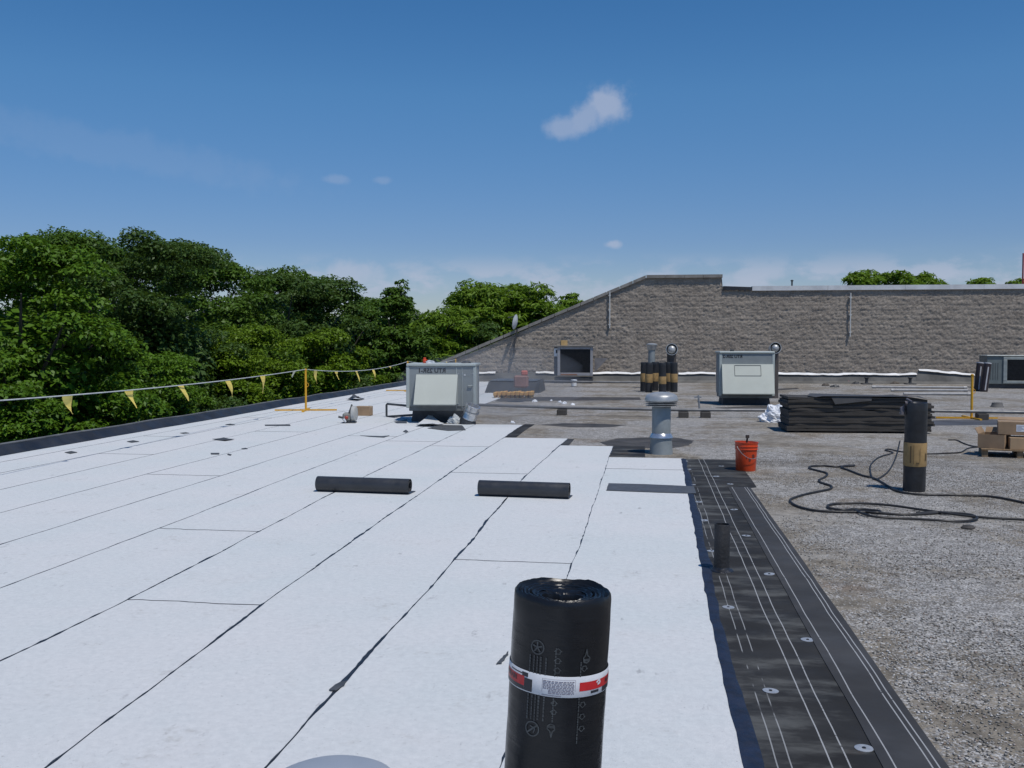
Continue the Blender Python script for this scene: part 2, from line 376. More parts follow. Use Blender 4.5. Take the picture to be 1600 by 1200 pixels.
def bead(path, w0, w1, z, seed, parent, name='bitumen_bead', thin=0.15):
    mb = MB(); n = len(path)
    for i in range(n - 1):
        a, b = Vector(path[i]), Vector(path[i + 1]); t = (b - a); s = Vector((-t.y, t.x, 0)).normalized()
        q = []
        for k, p in ((i, a), (i + 1, b)):
            w = w0 + (w1 - w0) * max(0.0, 0.32 + 0.42 * vnoise1(k * 0.11, seed) + 0.45 * vnoise1(k * 0.9, seed + 1) + 0.35 * vnoise1(k * 0.37, seed + 2))
            w = max(w, 0.0012) * 0.5
            q.append([p - s * w * 0.8 + Vector((0, 0, z)), p + Vector((0, 0, z + min(0.003, w * 0.6))), p + s * w * 1.2 + Vector((0, 0, z))])
        mb.add([*q[0], *q[1]], [(0, 3, 4, 1), (1, 4, 5, 2)])
    return obj(name, mb, M_BIT, parent, smooth=True)
for ci, (L, Rr, yend, laps) in enumerate(COLS):
    cuts = [Y0] + sorted([l for l in laps if l < yend]) + [yend]
    top = 0.0085 if Rr == 's3' else 0.006
    for j, (ya, yb) in enumerate(zip(cuts, cuts[1:])):
        n = max(3, int((yb - ya) / (0.10 if yb < 20 else 0.3)))
        ys = [ya + (yb - ya) * i / n for i in range(n + 1)]
        mb = MB(); V = []; Fc = []
        for y in ys:
            xl, xr = seam_x(L, y), seam_x(Rr, y)
            if y == ys[-1] and j == len(cuts) - 2 and yend < YEND: pass
            V += [(xl, y, 0.001), (xl, y, top), (xr, y, top), (xr, y, 0.001)]
        for i in range(n):
            a = i * 4; b = a + 4
            Fc += [(a + 1, a + 2, b + 2, b + 1), (a, a + 1, b + 1, b), (a + 2, a + 3, b + 3, b + 2)]
        Fc += [(0, 3, 2, 1), (n * 4, n * 4 + 1, n * 4 + 2, n * 4 + 3)]
        mb.add(V, Fc); sh = obj('membrane_sheet', mb, M_WHITE, roof)
        if Rr != 's3':
            big = 0.028 if Rr in ('s1', 's0', 'a', 's2') else 0.020
            if Rr in ('e', 'd', 'g'): big = 0.014
            ys2 = [ya + (yb - ya) * i / (n * 2) for i in range(n * 2 + 1)]
            bead([(seam_x(Rr, y), y, 0) for y in ys2], 0.008 if big > 0.015 else 0.008, big, top, ci * 7 + j, sh)
        if yb < yend:
            m2 = 26; xl, xr = seam_x(L, yb), seam_x(Rr, yb)
            bead([(xl + (xr - xl) * i / m2, yb - 0.02 * i / m2 + 0.012 * vnoise1(i * 0.4, ci + j), 0) for i in range(m2 + 1)], 0.011, 0.024, top, ci * 5 + j + 90, sh)

def base_mat(name, solid, dashed, basecol, stain):
    m, nt, ns, ln, p = nodes(name)
    pos = N(nt, 'ShaderNodeNewGeometry').outputs['Position']; sx = N(nt, 'ShaderNodeSeparateXYZ'); ln.new(pos, sx.inputs[0])
    wob = mth(nt, 'MULTIPLY', mth(nt, 'SUBTRACT', noise(nt, pos, 0.9, 2), 0.5), 0.03)
    x = mth(nt, 'ADD', sx.outputs[0], wob)
    c = mixc(nt, rng_(nt, noise(nt, pos, 1.6, 5, 0.6), 0.3, 0.7), tuple(v * 0.8 for v in basecol), tuple(v * 1.25 for v in basecol))
    if stain:
        c = mixc(nt, rng_(nt, noise(nt, pos, 1.0, 5, 0.65, (1.4, 3.2, 1)), 0.46, 0.66, 0, 0.75), c, (0.115, 0.117, 0.113))
        c = mixc(nt, rng_(nt, noise(nt, pos, 2.1, 5, 0.65), 0.60, 0.72, 0, 0.5), c, (0.068, 0.043, 0.033))
    brk = rng_(nt, noise(nt, pos, 22, 4), 0.25, 0.42); dash = rng_(nt, noise(nt, pos, 2.3, 3, 0.6, (0.3, 1, 1)), 0.44, 0.54)
    f = None
    for xs, w, dsh in [(v, 0.0030, False) for v in solid] + [(v, 0.0028, True) for v in dashed]:
        l = mth(nt, 'LESS_THAN', mth(nt, 'ABSOLUTE', mth(nt, 'SUBTRACT', x, xs)), w)
        l = mth(nt, 'MULTIPLY', l, mth(nt, 'MULTIPLY', dash, 0.75) if dsh else brk)
        f = l if f is None else mth(nt, 'MAXIMUM', f, l)
    c = mixc(nt, mth(nt, 'MULTIPLY', f, 0.8), c, (0.40, 0.41, 0.42))
    ln.new(c, p.inputs['Base Color']); ln.new(rng_(nt, noise(nt, pos, 3.5, 4), 0.3, 0.7, 0.62, 0.85), p.inputs['Roughness'])
    p.inputs['Specular IOR Level'].default_value = 0.1
    bump(nt, noise(nt, pos, 70, 3), 0.15, 0.004)
    return m
def X12(px): return G(px, 1200).x
M_BASE1 = base_mat('weathered_base_sheet', [X12(1300), X12(1328)], [X12(1215), X12(1237)], (0.032, 0.032, 0.0325), True)
M_BASE2 = base_mat('fresh_base_sheet', [X12(1397), X12(1455), X12(1466)], [], (0.054, 0.055, 0.058), False)
def strip(name, xl, xr, ya, yb, z0, z1, m, seed, amp=0.006, parent=None):
    n = max(4, int((yb - ya) / 0.15)); mb = MB(); V = []; Fc = []
    for i in range(n + 1):
        y = ya + (yb - ya) * i / n; a = xl(y) if callable(xl) else xl + amp * vnoise1(y * 1.3, seed); b = xr(y) if callable(xr) else xr + amp * vnoise1(y * 1.3, seed + 5)
        V += [(a, y, z0), (a, y, z1), ((a + b) / 2, y, z1), (b, y, z1), (b, y, z0)]
    for i in range(n):
        a = i * 5; b = a + 5; Fc += [(a + k, a + k + 1, b + k + 1, b + k) for k in range(4)]
    Fc += [(0, 4, 3, 2, 1), tuple(n * 5 + k for k in range(5))]
    mb.add(V, Fc); return obj(name, mb, m, parent)
b1 = strip('base_sheet', lambda y: seam_x('s3', y) - 0.06, lambda y: X12(1432) if y < gy(1150, 762) - 0.05 else G(1149, 717).x + 0.006 * vnoise1(y * 1.3, 26), Y0, gy(1100, 718), 0.0005, 0.004, M_BASE1, 21, parent=roof)
b1['label'] = 'scuffed black base sheet with dashed chalk-white lines'
b2 = strip('base_sheet', X12(1380), X12(1482), Y0, gy(1150, 762), 0.0045, 0.0085, M_BASE2, 31, 0.004, parent=roof)
b2['label'] = 'clean dark grey sheet lapped over with three white lines'
b3 = strip('base_sheet', G(956, 705).x, G(1008, 705).x, gy(960, 714), gy(960, 697), 0.0005, 0.004, M_BASE1, 41, parent=roof)
strip('selvage_strip', seam_x('s0', 18), seam_x('s0', 18) + 0.2, gy(830, 684), gy(815, 663), 0.0005, 0.004, M_BASE1, 44, 0.02, parent=roof)
strip('selvage_strip', seam_x('s1', 16.3), seam_x('s1', 16.3) + 0.13, gy(880, 697), gy(880, 686), 0.0005, 0.004, M_BASE2, 45, 0.01, parent=roof)
M_NAVY = mat('navy_bitumen', (0.010, 0.016, 0.036), 0.6, 0, 0.35, 9, 0.5, 40)
def bleed_edge(y): return seam_x('s3', y) + 0.065 + 0.016 * vnoise1(y * 1.6, 61) + 0.008 * vnoise1(y * 5, 62) 
n = 180; V = []; Fc = []; mb = MB()
for i in range(n + 1):
    y = Y0 + (gy(1070, 718) - Y0) * i / n; a = seam_x('s3', y) - 0.008 + 0.006 * vnoise1(y * 7, 63); b = bleed_edge(y)
    V += [(a, y, 0.004), (a, y, 0.0105), (a * 0.6 + b * 0.4, y, 0.0125), (b - 0.006, y, 0.008), (b, y, 0.0042)]
for i in range(n):
    a = i * 5; b = a + 5; Fc += [(a + k, a + k + 1, b + k + 1, b + k) for k in range(4)]
mb.add(V, Fc); obj('bitumen_edge', mb, M_NAVY, roof, smooth=True)
M_PLATE = mat('galvanised_plate', (0.50, 0.51, 0.52), 0.4, 0.5, 0.1, 20)
pm = MB(); pm.lathe([(0.038, 0.0), (0.038, 0.0025), (0.030, 0.0045), (0.018, 0.0035), (0.010, 0.002)], 24)
plate0 = None
for q in [(1071, 721), (1076, 734), (1127, 729), (1119, 745), (1082, 758), (1141, 757), (1092, 785), (1147, 797), (1100, 814), (1166, 838), (1112, 862), (1202, 898), (1138, 950), (1262, 1001), (1204, 1081), (1350, 1171)]:
    p_ = G(*q); par = b1; z = 0.0042
    if plate0 is None: plate0 = obj('fastener_plate', pm, M_PLATE, par, smooth=True); o = plate0
    else: o = plate0.copy(); COL.objects.link(o)
    o.location = (p_.x, p_.y, z); o.rotation_euler = (R(random.uniform(-3, 3)), R(random.uniform(-3, 3)), random.random() * 6)
    hd = MB(); hd.lathe([(0.008, 0.002), (0.008, 0.0055), (0.004, 0.006)], 8, (p_.x, p_.y, z)); obj('screw_head', hd, mat('screw_dark', (0.05, 0.05, 0.055), 0.4, 0.7), b1)

# tar patches on the old roof
M_TAR = mat('old_tar', (0.055, 0.050, 0.045), 0.75, 0, 0.4, 2.5, 0.5, 50)
def blob(pts_px, z, m, name='tar_patch', seed=1, ground=None):
    c = [G(*q) for q in pts_px]; cx = sum(p.x for p in c) / len(c); cy = sum(p.y for p in c) / len(c)
    out = []; k = len(c)
    for i in range(k):
        a, b = c[i], c[(i + 1) % k]
        for t in range(5):
            p = a.lerp(b, t / 5.0); f = 1 + 0.06 * vnoise1((i * 5 + t) * 0.8, seed); out.append((cx + (p.x - cx) * f, cy + (p.y - cy) * f))
    mb = MB(); mb.plate(out, 0.0003, z); return obj(name, mb, m, roof)
blob([(936, 691), (965, 685), (1010, 683.5), (1060, 684), (1082, 689), (1078, 696), (1050, 701), (990, 700), (950, 697)], 0.003, M_TAR, seed=2)
blob([(842, 664), (880, 661.5), (940, 662), (978, 664.5), (950, 668), (890, 667.5)], 0.003, M_TAR, seed=3)
blob([(1125, 722), (1142, 721), (1172, 760), (1160, 762), (1140, 762)], 0.0035, M_TAR, seed=4)
M_STRIPDK = mat('dark_roofing_strip', (0.07, 0.072, 0.08), 0.7, 0, 0.25, 1.5, 0.3, 40)
blob([(1455, 657), (1620, 655.5), (1640, 664), (1450, 665)], 0.004, M_STRIPDK, 'felt_strip', 5)
blob([(1120, 637), (1170, 634.5), (1230, 634.5), (1225, 638.5), (1150, 640)], 0.003, M_TAR, seed=6)
blob([(770, 622), (830, 620), (1000, 621), (1000, 625), (850, 626.5), (780, 628)], 0.003, M_TAR, seed=8)
blob([(1210, 607.5), (1245, 606), (1250, 608), (1215, 610)], 0.003, M_TAR, seed=9)

# ------------------------------------------------------------------ roof-edge kerb on the left
M_KERB = mat('black_flashing', (0.022, 0.024, 0.029), 0.5, 0, 0.35, 1.8, 0.5, 20)
M_EDGE = mat('weathered_edge_metal', (0.16, 0.165, 0.17), 0.6, 0.3, 0.35, 3.0, 0.4, 30)
par = thing('roof_kerb', 'long low black kerb along the roof edge below the trees', 'kerb', (0, 0, 0))
V = []; Fc = []; n = 220; mb = MB(); mb2 = MB(); V2 = []; F2 = []
for i in range(n + 1):
    y = -8 + (WALL_Y + 8.1) * i / n; w = 0.05 * vnoise1(y * 0.35, 71) + 0.015 * vnoise1(y * 1.9, 72); h = 0.125 + 0.010 * vnoise1(y * 0.7, 73)
    V += [(PARX + 0.05 + w, y, 0.007), (PARX - 0.03 + w * 0.5, y, 0.05 + 0.012 * vnoise1(y * 1.1, 75)), (PARX - 0.08, y, h - 0.02), (PARX - 0.11, y, h), (PARX - 0.22, y, h + 0.006)]
    V2 += [(PARX - 0.20, y, h), (PARX - 0.20, y, h + 0.016 + 0.006 * vnoise1(y * 2.7, 74)), (PARX - 0.28, y, h + 0.02), (PARX - 0.30, y, h - 0.14)]
for i in range(n):
    a = i * 5; b = a + 5; Fc += [(a + k, a + k + 1, b + k + 1, b + k) for k in range(4)]
    a = i * 4; b = a + 4; F2 += [(a + k, a + k + 1, b + k + 1, b + k) for k in range(3)]
mb.add(V, Fc); obj('flashing', mb, M_KERB, par, smooth=True); mb2.add(V2, F2); obj('edge_metal', mb2, M_EDGE, par)

# ------------------------------------------------------------------ split-face block wall at the back
def wall_mat():
    m, nt, ns, ln, p = nodes('split_face_block')
    pos = N(nt, 'ShaderNodeNewGeometry').outputs['Position']
    c = mixc(nt, rng_(nt, noise(nt, pos, 0.9, 6, 0.65), 0.3, 0.7), (0.245, 0.212, 0.180), (0.295, 0.26, 0.222))
    c = mixc(nt, rng_(nt, noise(nt, pos, 17, 5, 0.8, (1, 1, 1.6)), 0.45, 0.72), c, (0.44, 0.39, 0.335))
    c = mixc(nt, rng_(nt, noise(nt, pos, 13, 5, 0.75, (1, 1, 2.0)), 0.54, 0.68, 0, 0.75), c, (0.11, 0.098, 0.085))
    bk = N(nt, 'ShaderNodeTexVoronoi'); mpb = N(nt, 'ShaderNodeMapping'); mpb.inputs['Scale'].default_value = (2.5, 1, 5); ln.new(pos, mpb.inputs['Vector']); ln.new(mpb.outputs[0], bk.inputs['Vector']); bk.inputs['Scale'].default_value = 1.0; bk.inputs['Randomness'].default_value = 0.25
    sb = N(nt, 'ShaderNodeSeparateColor'); ln.new(bk.outputs['Color'], sb.inputs[0]); c = mixc(nt, 1.0, c, mixc(nt, sb.outputs[0], (0.88, 0.88, 0.88), (1.12, 1.11, 1.10)), 'MULTIPLY')
    ln.new(c, p.inputs['Base Color']); p.inputs['Roughness'].default_value = 0.95; p.inputs['Specular IOR Level'].default_value = 0.15
    bump(nt, noise(nt, pos, 25, 5, 0.7), 0.6, 0.04)
    return m
M_BLOCK = wall_mat()
def wp(px, py): p = PY(px, py, WALL_Y); return p.x, p.z
prof = [(wp(640, 588)[0], 0.25), wp(690, 567), wp(735, 551), wp(1010, 433), wp(1128, 431), wp(1128.2, 448), (wp(1960, 447)[0], wp(1128, 448)[1] - 0.02)]
XS = [p[0] for p in prof]; ZS = [p[1] for p in prof]
def ztop(x): return float(np.interp(x, XS, ZS))
wall = thing('block_wall', 'long grey split-face block wall with sloping left end', 'wall', (0, WALL_Y, 0))
x0, x1 = XS[0], XS[-1]; step = 0.042; nx = int((x1 - x0) / step); nz = int(4.95 / 0.04)
xs = np.linspace(x0, x1, nx + 1); zs = np.arange(nz + 1) * 0.04
Xg, Zg = np.meshgrid(xs, zs)
zt = np.interp(xs, XS, ZS) - 0.03; Zc = np.minimum(Zg, zt[None])
course = np.floor(Zg / 0.2 + 1e-6); frz = (Zg / 0.2 + 1e-6) % 1.0
xb = (Xg + (course % 2) * 0.2) / 0.4; bi = np.floor(xb); frx = xb - bi
rb_ = np.random.RandomState(9).uniform(0, 0.012, (64, 1024))
off = rb_[course.astype(int) % 64, bi.astype(int) % 1024]
Yg = -off - 0.008 * vnoise2(Xg * 5.7, Zg * 8.3, 21) - 0.008 * vnoise2(Xg * 13, Zg * 19, 22) - 0.019 * np.random.RandomState(4).uniform(-1, 1, Xg.shape)
Yg = np.where((frz < 0.12) & (vnoise2(Xg * 2.1, course * 3.3, 25) > -0.25), 0.008, Yg); Yg = np.where((frx < 0.05), 0.0, Yg)
V = np.stack([Xg, Yg - 0.05, Zc], -1).reshape(-1, 3)
ii = (np.arange(nz)[:, None] * (nx + 1) + np.arange(nx)[None]); Fq = np.stack([ii, ii + 1, ii + nx + 2, ii + nx + 1], -1)
keep = (Zc[:-1, :-1] < zt[None, :-1] - 1e-4) | (Zc[:-1, 1:] < zt[None, 1:] - 1e-4)
Fq = Fq[keep]
fc = raw('block_face', V, Fq, M_BLOCK, wall); fc['kind'] = 'stuff'
core = MB(); core.prism([(x0, -0.3)] + [(x, z - 0.04) for x, z in prof] + [(x1, -0.3)], 0.03, 0.32); obj('core', core, M_BLOCK, wall)
M_COPE = mat('stone_coping', (0.21, 0.20, 0.185), 0.9, 0, 0.2, 3, 0.3, 30)
def coping(pts, t, y0, y1, m, name='coping', parent=wall):
    mb = MB(); top = [(x, z + t) for x, z in pts]; mb.prism(pts + top[::-1], y0, y1); return obj(name, mb, m, parent)
# coping stones up the rake, one by one
(ax, az), (bx, bz) = wp(690, 567), wp(1010, 433)
nst = 16
for i in range(nst):
    t0, t1 = i / nst, (i + 1) / nst - 0.003
    coping([(ax + (bx - ax) * t0, az + (bz - az) * t0 - 0.05), (ax + (bx - ax) * t1, az + (bz - az) * t1 - 0.05)], 0.13 + 0.006 * vnoise1(i * 1.7, 3), -0.16 + 0.01 * vnoise1(i * 0.9, 8), 0.36, M_COPE, 'coping_stone')
(cx, cz) = wp(1129, 431)
for i in range(4):
    a, b = bx + (cx - bx) * i / 4, bx + (cx - bx) * (i + 1) / 4 - 0.01
    coping([(a, bz - 0.05), (b, bz - 0.05)], 0.13, -0.17, 0.36, M_COPE, 'coping_stone')
M_CAPM = mat('pale_cap_metal', (0.60, 0.61, 0.62), 0.45, 0.1, 0.12, 2)
dx, dz = wp(1175, 448)
for i in range(7):
    a = dx + i * 3.05; coping([(a, dz - 0.17), (a + 3.04, dz - 0.17)], 0.19, -0.14, 0.38, M_CAPM, 'cap_metal')
tr = MB(); ex = wp(1130, 448)[0]; pts = []
for i in range(17): pts.append((ex + (dx - ex) * i / 16, dz - 0.10 - 0.05 * random.random() - (0.05 if i % 3 == 0 else 0)))
tr.prism(pts + [(dx, dz - 0.02), (ex, dz + 0.03)], -0.14, 0.3); obj('torn_flashing', tr, M_KERB, wall)
# base flashing and bright termination bar
M_FLASH = mat('grey_base_flashing', (0.115, 0.112, 0.105), 0.8, 0, 0.3, 1.2, 0.3, 15)
M_BAR = mat('bar_sun_glint', (0.72, 0.72, 0.72), 0.5, 0.0, 0.12, 1.5)  # near-white colour imitates sunlight mirrored in the metal bar
def fl_z(x): 
    xa, xb2 = wp(1433, 583)[0], wp(1522, 589)[0]
    if xa <= x <= xb2: return 0.56 - 0.20 * (x - xa) / (xb2 - xa) + 0.015 * vnoise1(x * 2, 5)
    return 0.37 + 0.018 * vnoise1(x * 1.3, 5) + 0.008 * vnoise1(x * 5, 6)
V = []; Fc = []; n = 240; mb = MB(); fx0 = PARX - 0.1
for i in range(n + 1):
    x = fx0 + (x1 - fx0) * i / n; z = fl_z(x)
    V += [(x, -0.55 + 0.06 * vnoise1(x * 0.8, 7), 0.006), (x, -0.24, 0.10), (x, -0.135, z), (x, -0.05, z + 0.01)]
for i in range(n):
    a = i * 4; b = a + 4; Fc += [(a + k, a + k + 1, b + k + 1, b + k) for k in range(3)]
mb.add(V, Fc); obj('base_flashing', mb, M_FLASH, wall)
segs = [(838, 872), (920, 1005), (1060, 1118), (1205, 1431), (1434, 1521), (1523, 1700), (746, 775)]
for a, b in segs:
    xa, xb2 = wp(a, 585)[0], wp(b, 585)[0]; k = max(6, int((xb2 - xa) / 0.12)); mb = MB(); V = []; Fc = []
    for i in range(k + 1):
        x = xa + (xb2 - xa) * i / k; xx = min(max(x, xa + 0.001), xb2 - 0.001); z = fl_z(xx) + 0.012 * vnoise1(x * 6, 15); w = 0.032 + 0.018 * vnoise1(x * 3, 14)
        V += [(x, -0.21, z - 0.015), (x, -0.17, z + 0.012), (x, -0.10, z + 0.03 + max(w, 0.015))]
    for i in range(k): c_ = i * 3; d_ = c_ + 3; Fc += [(c_, c_ + 1, d_ + 1, d_), (c_ + 1, c_ + 2, d_ + 2, d_ + 1)]
    mb.add(V, Fc); obj('termination_bar', mb, M_BAR, wall)
M_ROD = mat('pale_conduit', (0.55, 0.55, 0.53), 0.5, 0.2)
for px, ya, yb, lab in ((953, 456, 513, 'thin pale conduit upright on block wall near the sloping end'), (1328, 458, 526, 'thin pale conduit upright on block wall under the metal cap')):
    x, za = wp(px, ya); _, zb = wp(px, yb); mb = MB()
    mb.tube([(0, 0, 0), (0, 0, za - zb)], 0.028, 8)
    for t in (0.1, 0.5, 0.9): mb.box(-0.05, 0.05, -0.02, 0.12, (za - zb) * t - 0.02, (za - zb) * t + 0.02)
    tag(obj('conduit', mb, M_ROD, loc=(x, WALL_Y - 0.17, zb)), lab, 'conduit')
mb = MB(); x, za = wp(1238, 444); mb.tube([(0, 0, 0), (0, 0, 0.24)], 0.035, 8); mb.lathe([(0.06, 0.24), (0.06, 0.28), (0.02, 0.3)], 10)
tag(obj('vent_stub', mb, mat('dark_iron', (0.05, 0.05, 0.05), 0.6, 0.4), loc=(x, WALL_Y + 0.1, dz - 0.02)), 'tiny dark stub pipe on top of the metal wall cap', 'pipe')
mb = MB(); p_ = PY(1598, 440, 60); mb.tube([(0, 0, 0), (0, 0, 3.6 + p_.z)], 0.045, 8); mb.lathe([(0.07, -0.1), (0.07, 0.3), (0.045, 0.35)], 8, (0, 0, 2.2))
tag(obj('mast', mb, mat('red_paint', (0.35, 0.04, 0.04), 0.5), loc=(p_.x, 60, -2)), 'thin red mast rising behind the wall at the right picture edge', 'mast')

# ------------------------------------------------------------------ satellite dish on the rake
M_GREYM = mat('dull_grey_metal', (0.26, 0.275, 0.29), 0.5, 0.4, 0.15, 6)
M_DKM = mat('dark_metal', (0.06, 0.062, 0.065), 0.55, 0.3, 0.2, 6)
bx_, bz_ = wp(806, 548); px_m = (WALL_Y) / FOC
dish = thing('satellite_dish', 'small pale satellite dish on a dark post against the sloping wall end', 'satellite dish', (bx_, WALL_Y - 0.34, bz_))
mb = MB(); mb.tube([(-0.05, 0, -0.1), (0.0, 0, 0.45), (0.12, -0.02, 0.95)], 0.032, 10); mb.box(-0.08, 0.02, 0.0, 0.30, 0.0, 0.05); mb.box(-0.04, 0.08, 0.0, 0.30, 0.6, 0.65); obj('mast', mb, M_DKM, dish)
dm = Matrix.Translation((0.10, -0.06, 1.22)) @ Matrix.Scale(0.72, 4) @ Matrix.Rotation(R(80), 4, 'Z') @ Matrix.Rotation(R(-80), 4, 'X')
mb = MB(); mb.lathe([(0.03, 0.0), (0.18, 0.018), (0.32, 0.06), (0.44, 0.115), (0.455, 0.12), (0.44, 0.135), (0.32, 0.08), (0.18, 0.036), (0.02, 0.015)], 28, mtx=dm); obj('reflector', mb, mat('dish_grey', (0.5, 0.52, 0.54), 0.5), dish, smooth=True)
mb = MB(); mb.tube([dm @ Vector((0, -0.38, 0.1)), dm @ Vector((0, -0.2, 0.5))], 0.02, 6); mb.lathe([(0.04, 0), (0.045, 0.1), (0.02, 0.13)], 10, mtx=dm @ Matrix.Translation((0, -0.2, 0.48))); obj('feed_arm', mb, M_DKM, dish)

# ------------------------------------------------------------------ rooftop units
M_SHINY = mat('bright_galvanised', (0.62, 0.62, 0.62), 0.25, 0.8, 0.08, 6)
M_RTU = mat('unit_grey_paint', (0.225, 0.25, 0.255), 0.5, 0.0, 0.08, 1.5, 0, 40, 0.25, (0.16, 0.16, 0.15))
M_HOOD = mat('unit_hood_paint', (0.47, 0.495, 0.44), 0.5, 0.0, 0.05, 1.2, 0, 40, 0.15, (0.3, 0.3, 0.28))
M_RTUT = mat('unit_top_trim', (0.42, 0.46, 0.44), 0.45, 0.1, 0.08, 2)
M_CURB = mat('curb_membrane', (0.035, 0.038, 0.043), 0.6, 0, 0.3, 3, 0.3, 30)
M_INK = mat('black_ink', (0.012, 0.012, 0.014), 0.6)
M_DARK = mat('dark_opening', (0.02, 0.022, 0.025), 0.8)
def lettering(txt, size, parent, loc, rot, mirrored=True, name='lettering', m=None):
    cu = bpy.data.curves.new('t', 'FONT'); cu.body = txt; cu.size = size; cu.align_x = 'CENTER'; cu.align_y = 'CENTER'; cu.offset = size * 0.03; cu.resolution_u = 3
    t = bpy.data.objects.new('t', cu); COL.objects.link(t); bpy.context.view_layer.update()
    me = bpy.data.meshes.new_from_object(t.evaluated_get(bpy.context.evaluated_depsgraph_get())); bpy.data.objects.remove(t)
    if mirrored:
        me.transform(Matrix.Scale(-1, 4, (1, 0, 0))); me.flip_normals()
    me.materials.clear(); me.materials.append(m or M_INK)
    o = bpy.data.objects.new(name, me); COL.objects.link(o); o.parent = parent; o.location = loc; o.rotation_euler = rot; return o
def rtu(name, label, loc, rz, w, d, h, curb, hood, txt, tx, tsz, panel, big_hood):
    t = thing(name, label, 'air conditioner', loc, rz)          # x centred, front at y=0
    mb = MB(); mb.prism([(-w / 2 + 0.06, 0), (w / 2 - 0.06, 0), (w / 2 - 0.09, curb), (-w / 2 + 0.09, curb)], 0.07, d - 0.07); obj('curb', mb, M_CURB, t)
    mb = MB(); mb.bbox(-w / 2 + 0.02, w / 2 - 0.02, 0.02, d - 0.02, curb - 0.005, curb + 0.10, 0.01); obj('base_rail', mb, mat('rail_dark', (0.16, 0.175, 0.175), 0.55, 0, 0.15), t)
    mb = MB(); mb.bbox(-w / 2, w / 2, 0, d, curb + 0.09, h - 0.05, 0.012); body = obj('body', mb, M_RTU, t)
    mb = MB(); mb.bbox(-w / 2 - 0.03, w / 2 + 0.03, -0.03, d + 0.03, h - 0.055, h, 0.012); obj('top_cover', mb, M_RTUT, t)
    for sx in (-1, 1):
        mb = MB(); mb.bbox(sx * w / 2 - 0.035, sx * w / 2 + 0.035, -0.012, 0.05, curb + 0.06, h - 0.06, 0.008); obj('corner_post', mb, M_RTUT, t)
        mb = MB(); mb.bbox(sx * w / 2 - 0.012, sx * w / 2 + 0.012, d * 0.45, d * 0.48, curb + 0.1, h - 0.06, 0.004); obj('side_rib', mb, M_RTUT, t)
    hx0, hx1, hz0, hz1, dep = hood
    # rain hood: a thin sloping sheet with two cheeks, open underneath
    mb = MB(); s = 0.02
    y_top = -0.07 if not big_hood else -0.06
    prof_ = [(0.0 - 0.004, hz1), (y_top, hz1), (-dep, hz0 + 0.02), (-dep, hz0), (-dep + 0.025, hz0), (y_top + 0.02, hz1 - 0.03), (-0.004, hz1 - 0.03)]
    vs1 = [(hx0, y, z) for y, z in prof_] + [(hx1, y, z) for y, z in prof_]; k = len(prof_)
    mb.add(vs1, [tuple(range(k)), tuple(reversed(range(k, 2 * k)))] + [(i, (i + 1) % k, (i + 1) % k + k, i + k) for i in range(k)])
    hd = obj('rain_hood', mb, M_HOOD, t)
    for xx in (hx0 + 0.001, hx1 - 0.013):
        mb = MB(); tri = [(-0.003, hz1 - 0.031), (y_top + 0.019, hz1 - 0.031), (-dep + 0.024, hz0 + 0.004), (-0.003, hz0 + 0.004)]
        mb.add([(xx, y, z) for y, z in tri] + [(xx + 0.012, y, z) for y, z in tri], [(0, 1, 2, 3), (7, 6, 5, 4), (0, 1, 5, 4), (1, 2, 6, 5), (2, 3, 7, 6), (3, 0, 4, 7)]); obj('cheek', mb, M_HOOD, hd)
    mb = MB(); mb.box(hx0 + 0.05, hx1 - 0.05, -0.006, -0.002, hz0 + 0.02, hz1 - 0.08); obj('intake_screen', mb, M_DARK, t)
    lettering(txt, tsz, t, (tx, -0.0145 if not big_hood else -0.004, h - 0.062 - tsz * 0.7), (math.pi / 2, 0, 0))
    if panel:
        px0, px1, pz0, pz1 = panel                                # damper panel outlined on the hood slope
        n_ = Vector((0, -dep - y_top, hz0 + 0.02 - hz1)).normalized(); 
        def on(x, z):
            tt = (hz1 - z) / (hz1 - hz0 - 0.02); return Vector((x, y_top + (-dep - y_top) * tt - 0.004, z + 0.004))
        mb = MB()
        for a, b in (((px0, pz0), (px1, pz0)), ((px1, pz0), (px1, pz1)), ((px1, pz1), (px0, pz1)), ((px0, pz1), (px0, pz0))):
            mb.tube([on(*a), on(*b)], 0.007, 4)
        obj('panel_seam', mb, mat('panel_shadow_gap', (0.12, 0.13, 0.13), 0.7), hd)
    return t
# first unit
L_, R_ = G(637, 660), G(742, 660); m1 = M(660); w1 = (R_ - L_).length; c1 = (L_ + R_) / 2
rtu1 = rtu('rooftop_unit', 'grey rooftop air unit on the white membrane, with a shiny flue beside it', (c1.x, c1.y, 0), R(4), w1, 0.95, 92 * m1, 18 * m1,
           (-w1 / 2 + 14 * m1, -w1 / 2 + 79 * m1, 29 * m1, 75 * m1, 0.42), 'RTU 25R-1', -w1 / 2 + 38 * m1, 9.5 * m1, None, True)
mb = MB(); hw = w1 / 2
mb.bbox(hw - 29 * m1, hw - 28 * m1, -0.012, 0.0, 22 * m1, 86 * m1, 0.002); obj('panel_seam', mb, M_RTUT, rtu1)
mb = MB(); mb.bbox(hw - 20 * m1, hw - 19.2 * m1, -0.012, 0.0, 22 * m1, 86 * m1, 0.002); obj('panel_seam', mb, M_RTUT, rtu1)
mb = MB(); mb.tube([(hw - 10 * m1, -0.004, 57 * m1), (hw - 10 * m1, -0.03, 57.5 * m1), (hw - 4 * m1, -0.03, 58 * m1), (hw - 4 * m1, -0.004, 58 * m1)], 0.012, 6); obj('handle', mb, M_RTUT, rtu1)
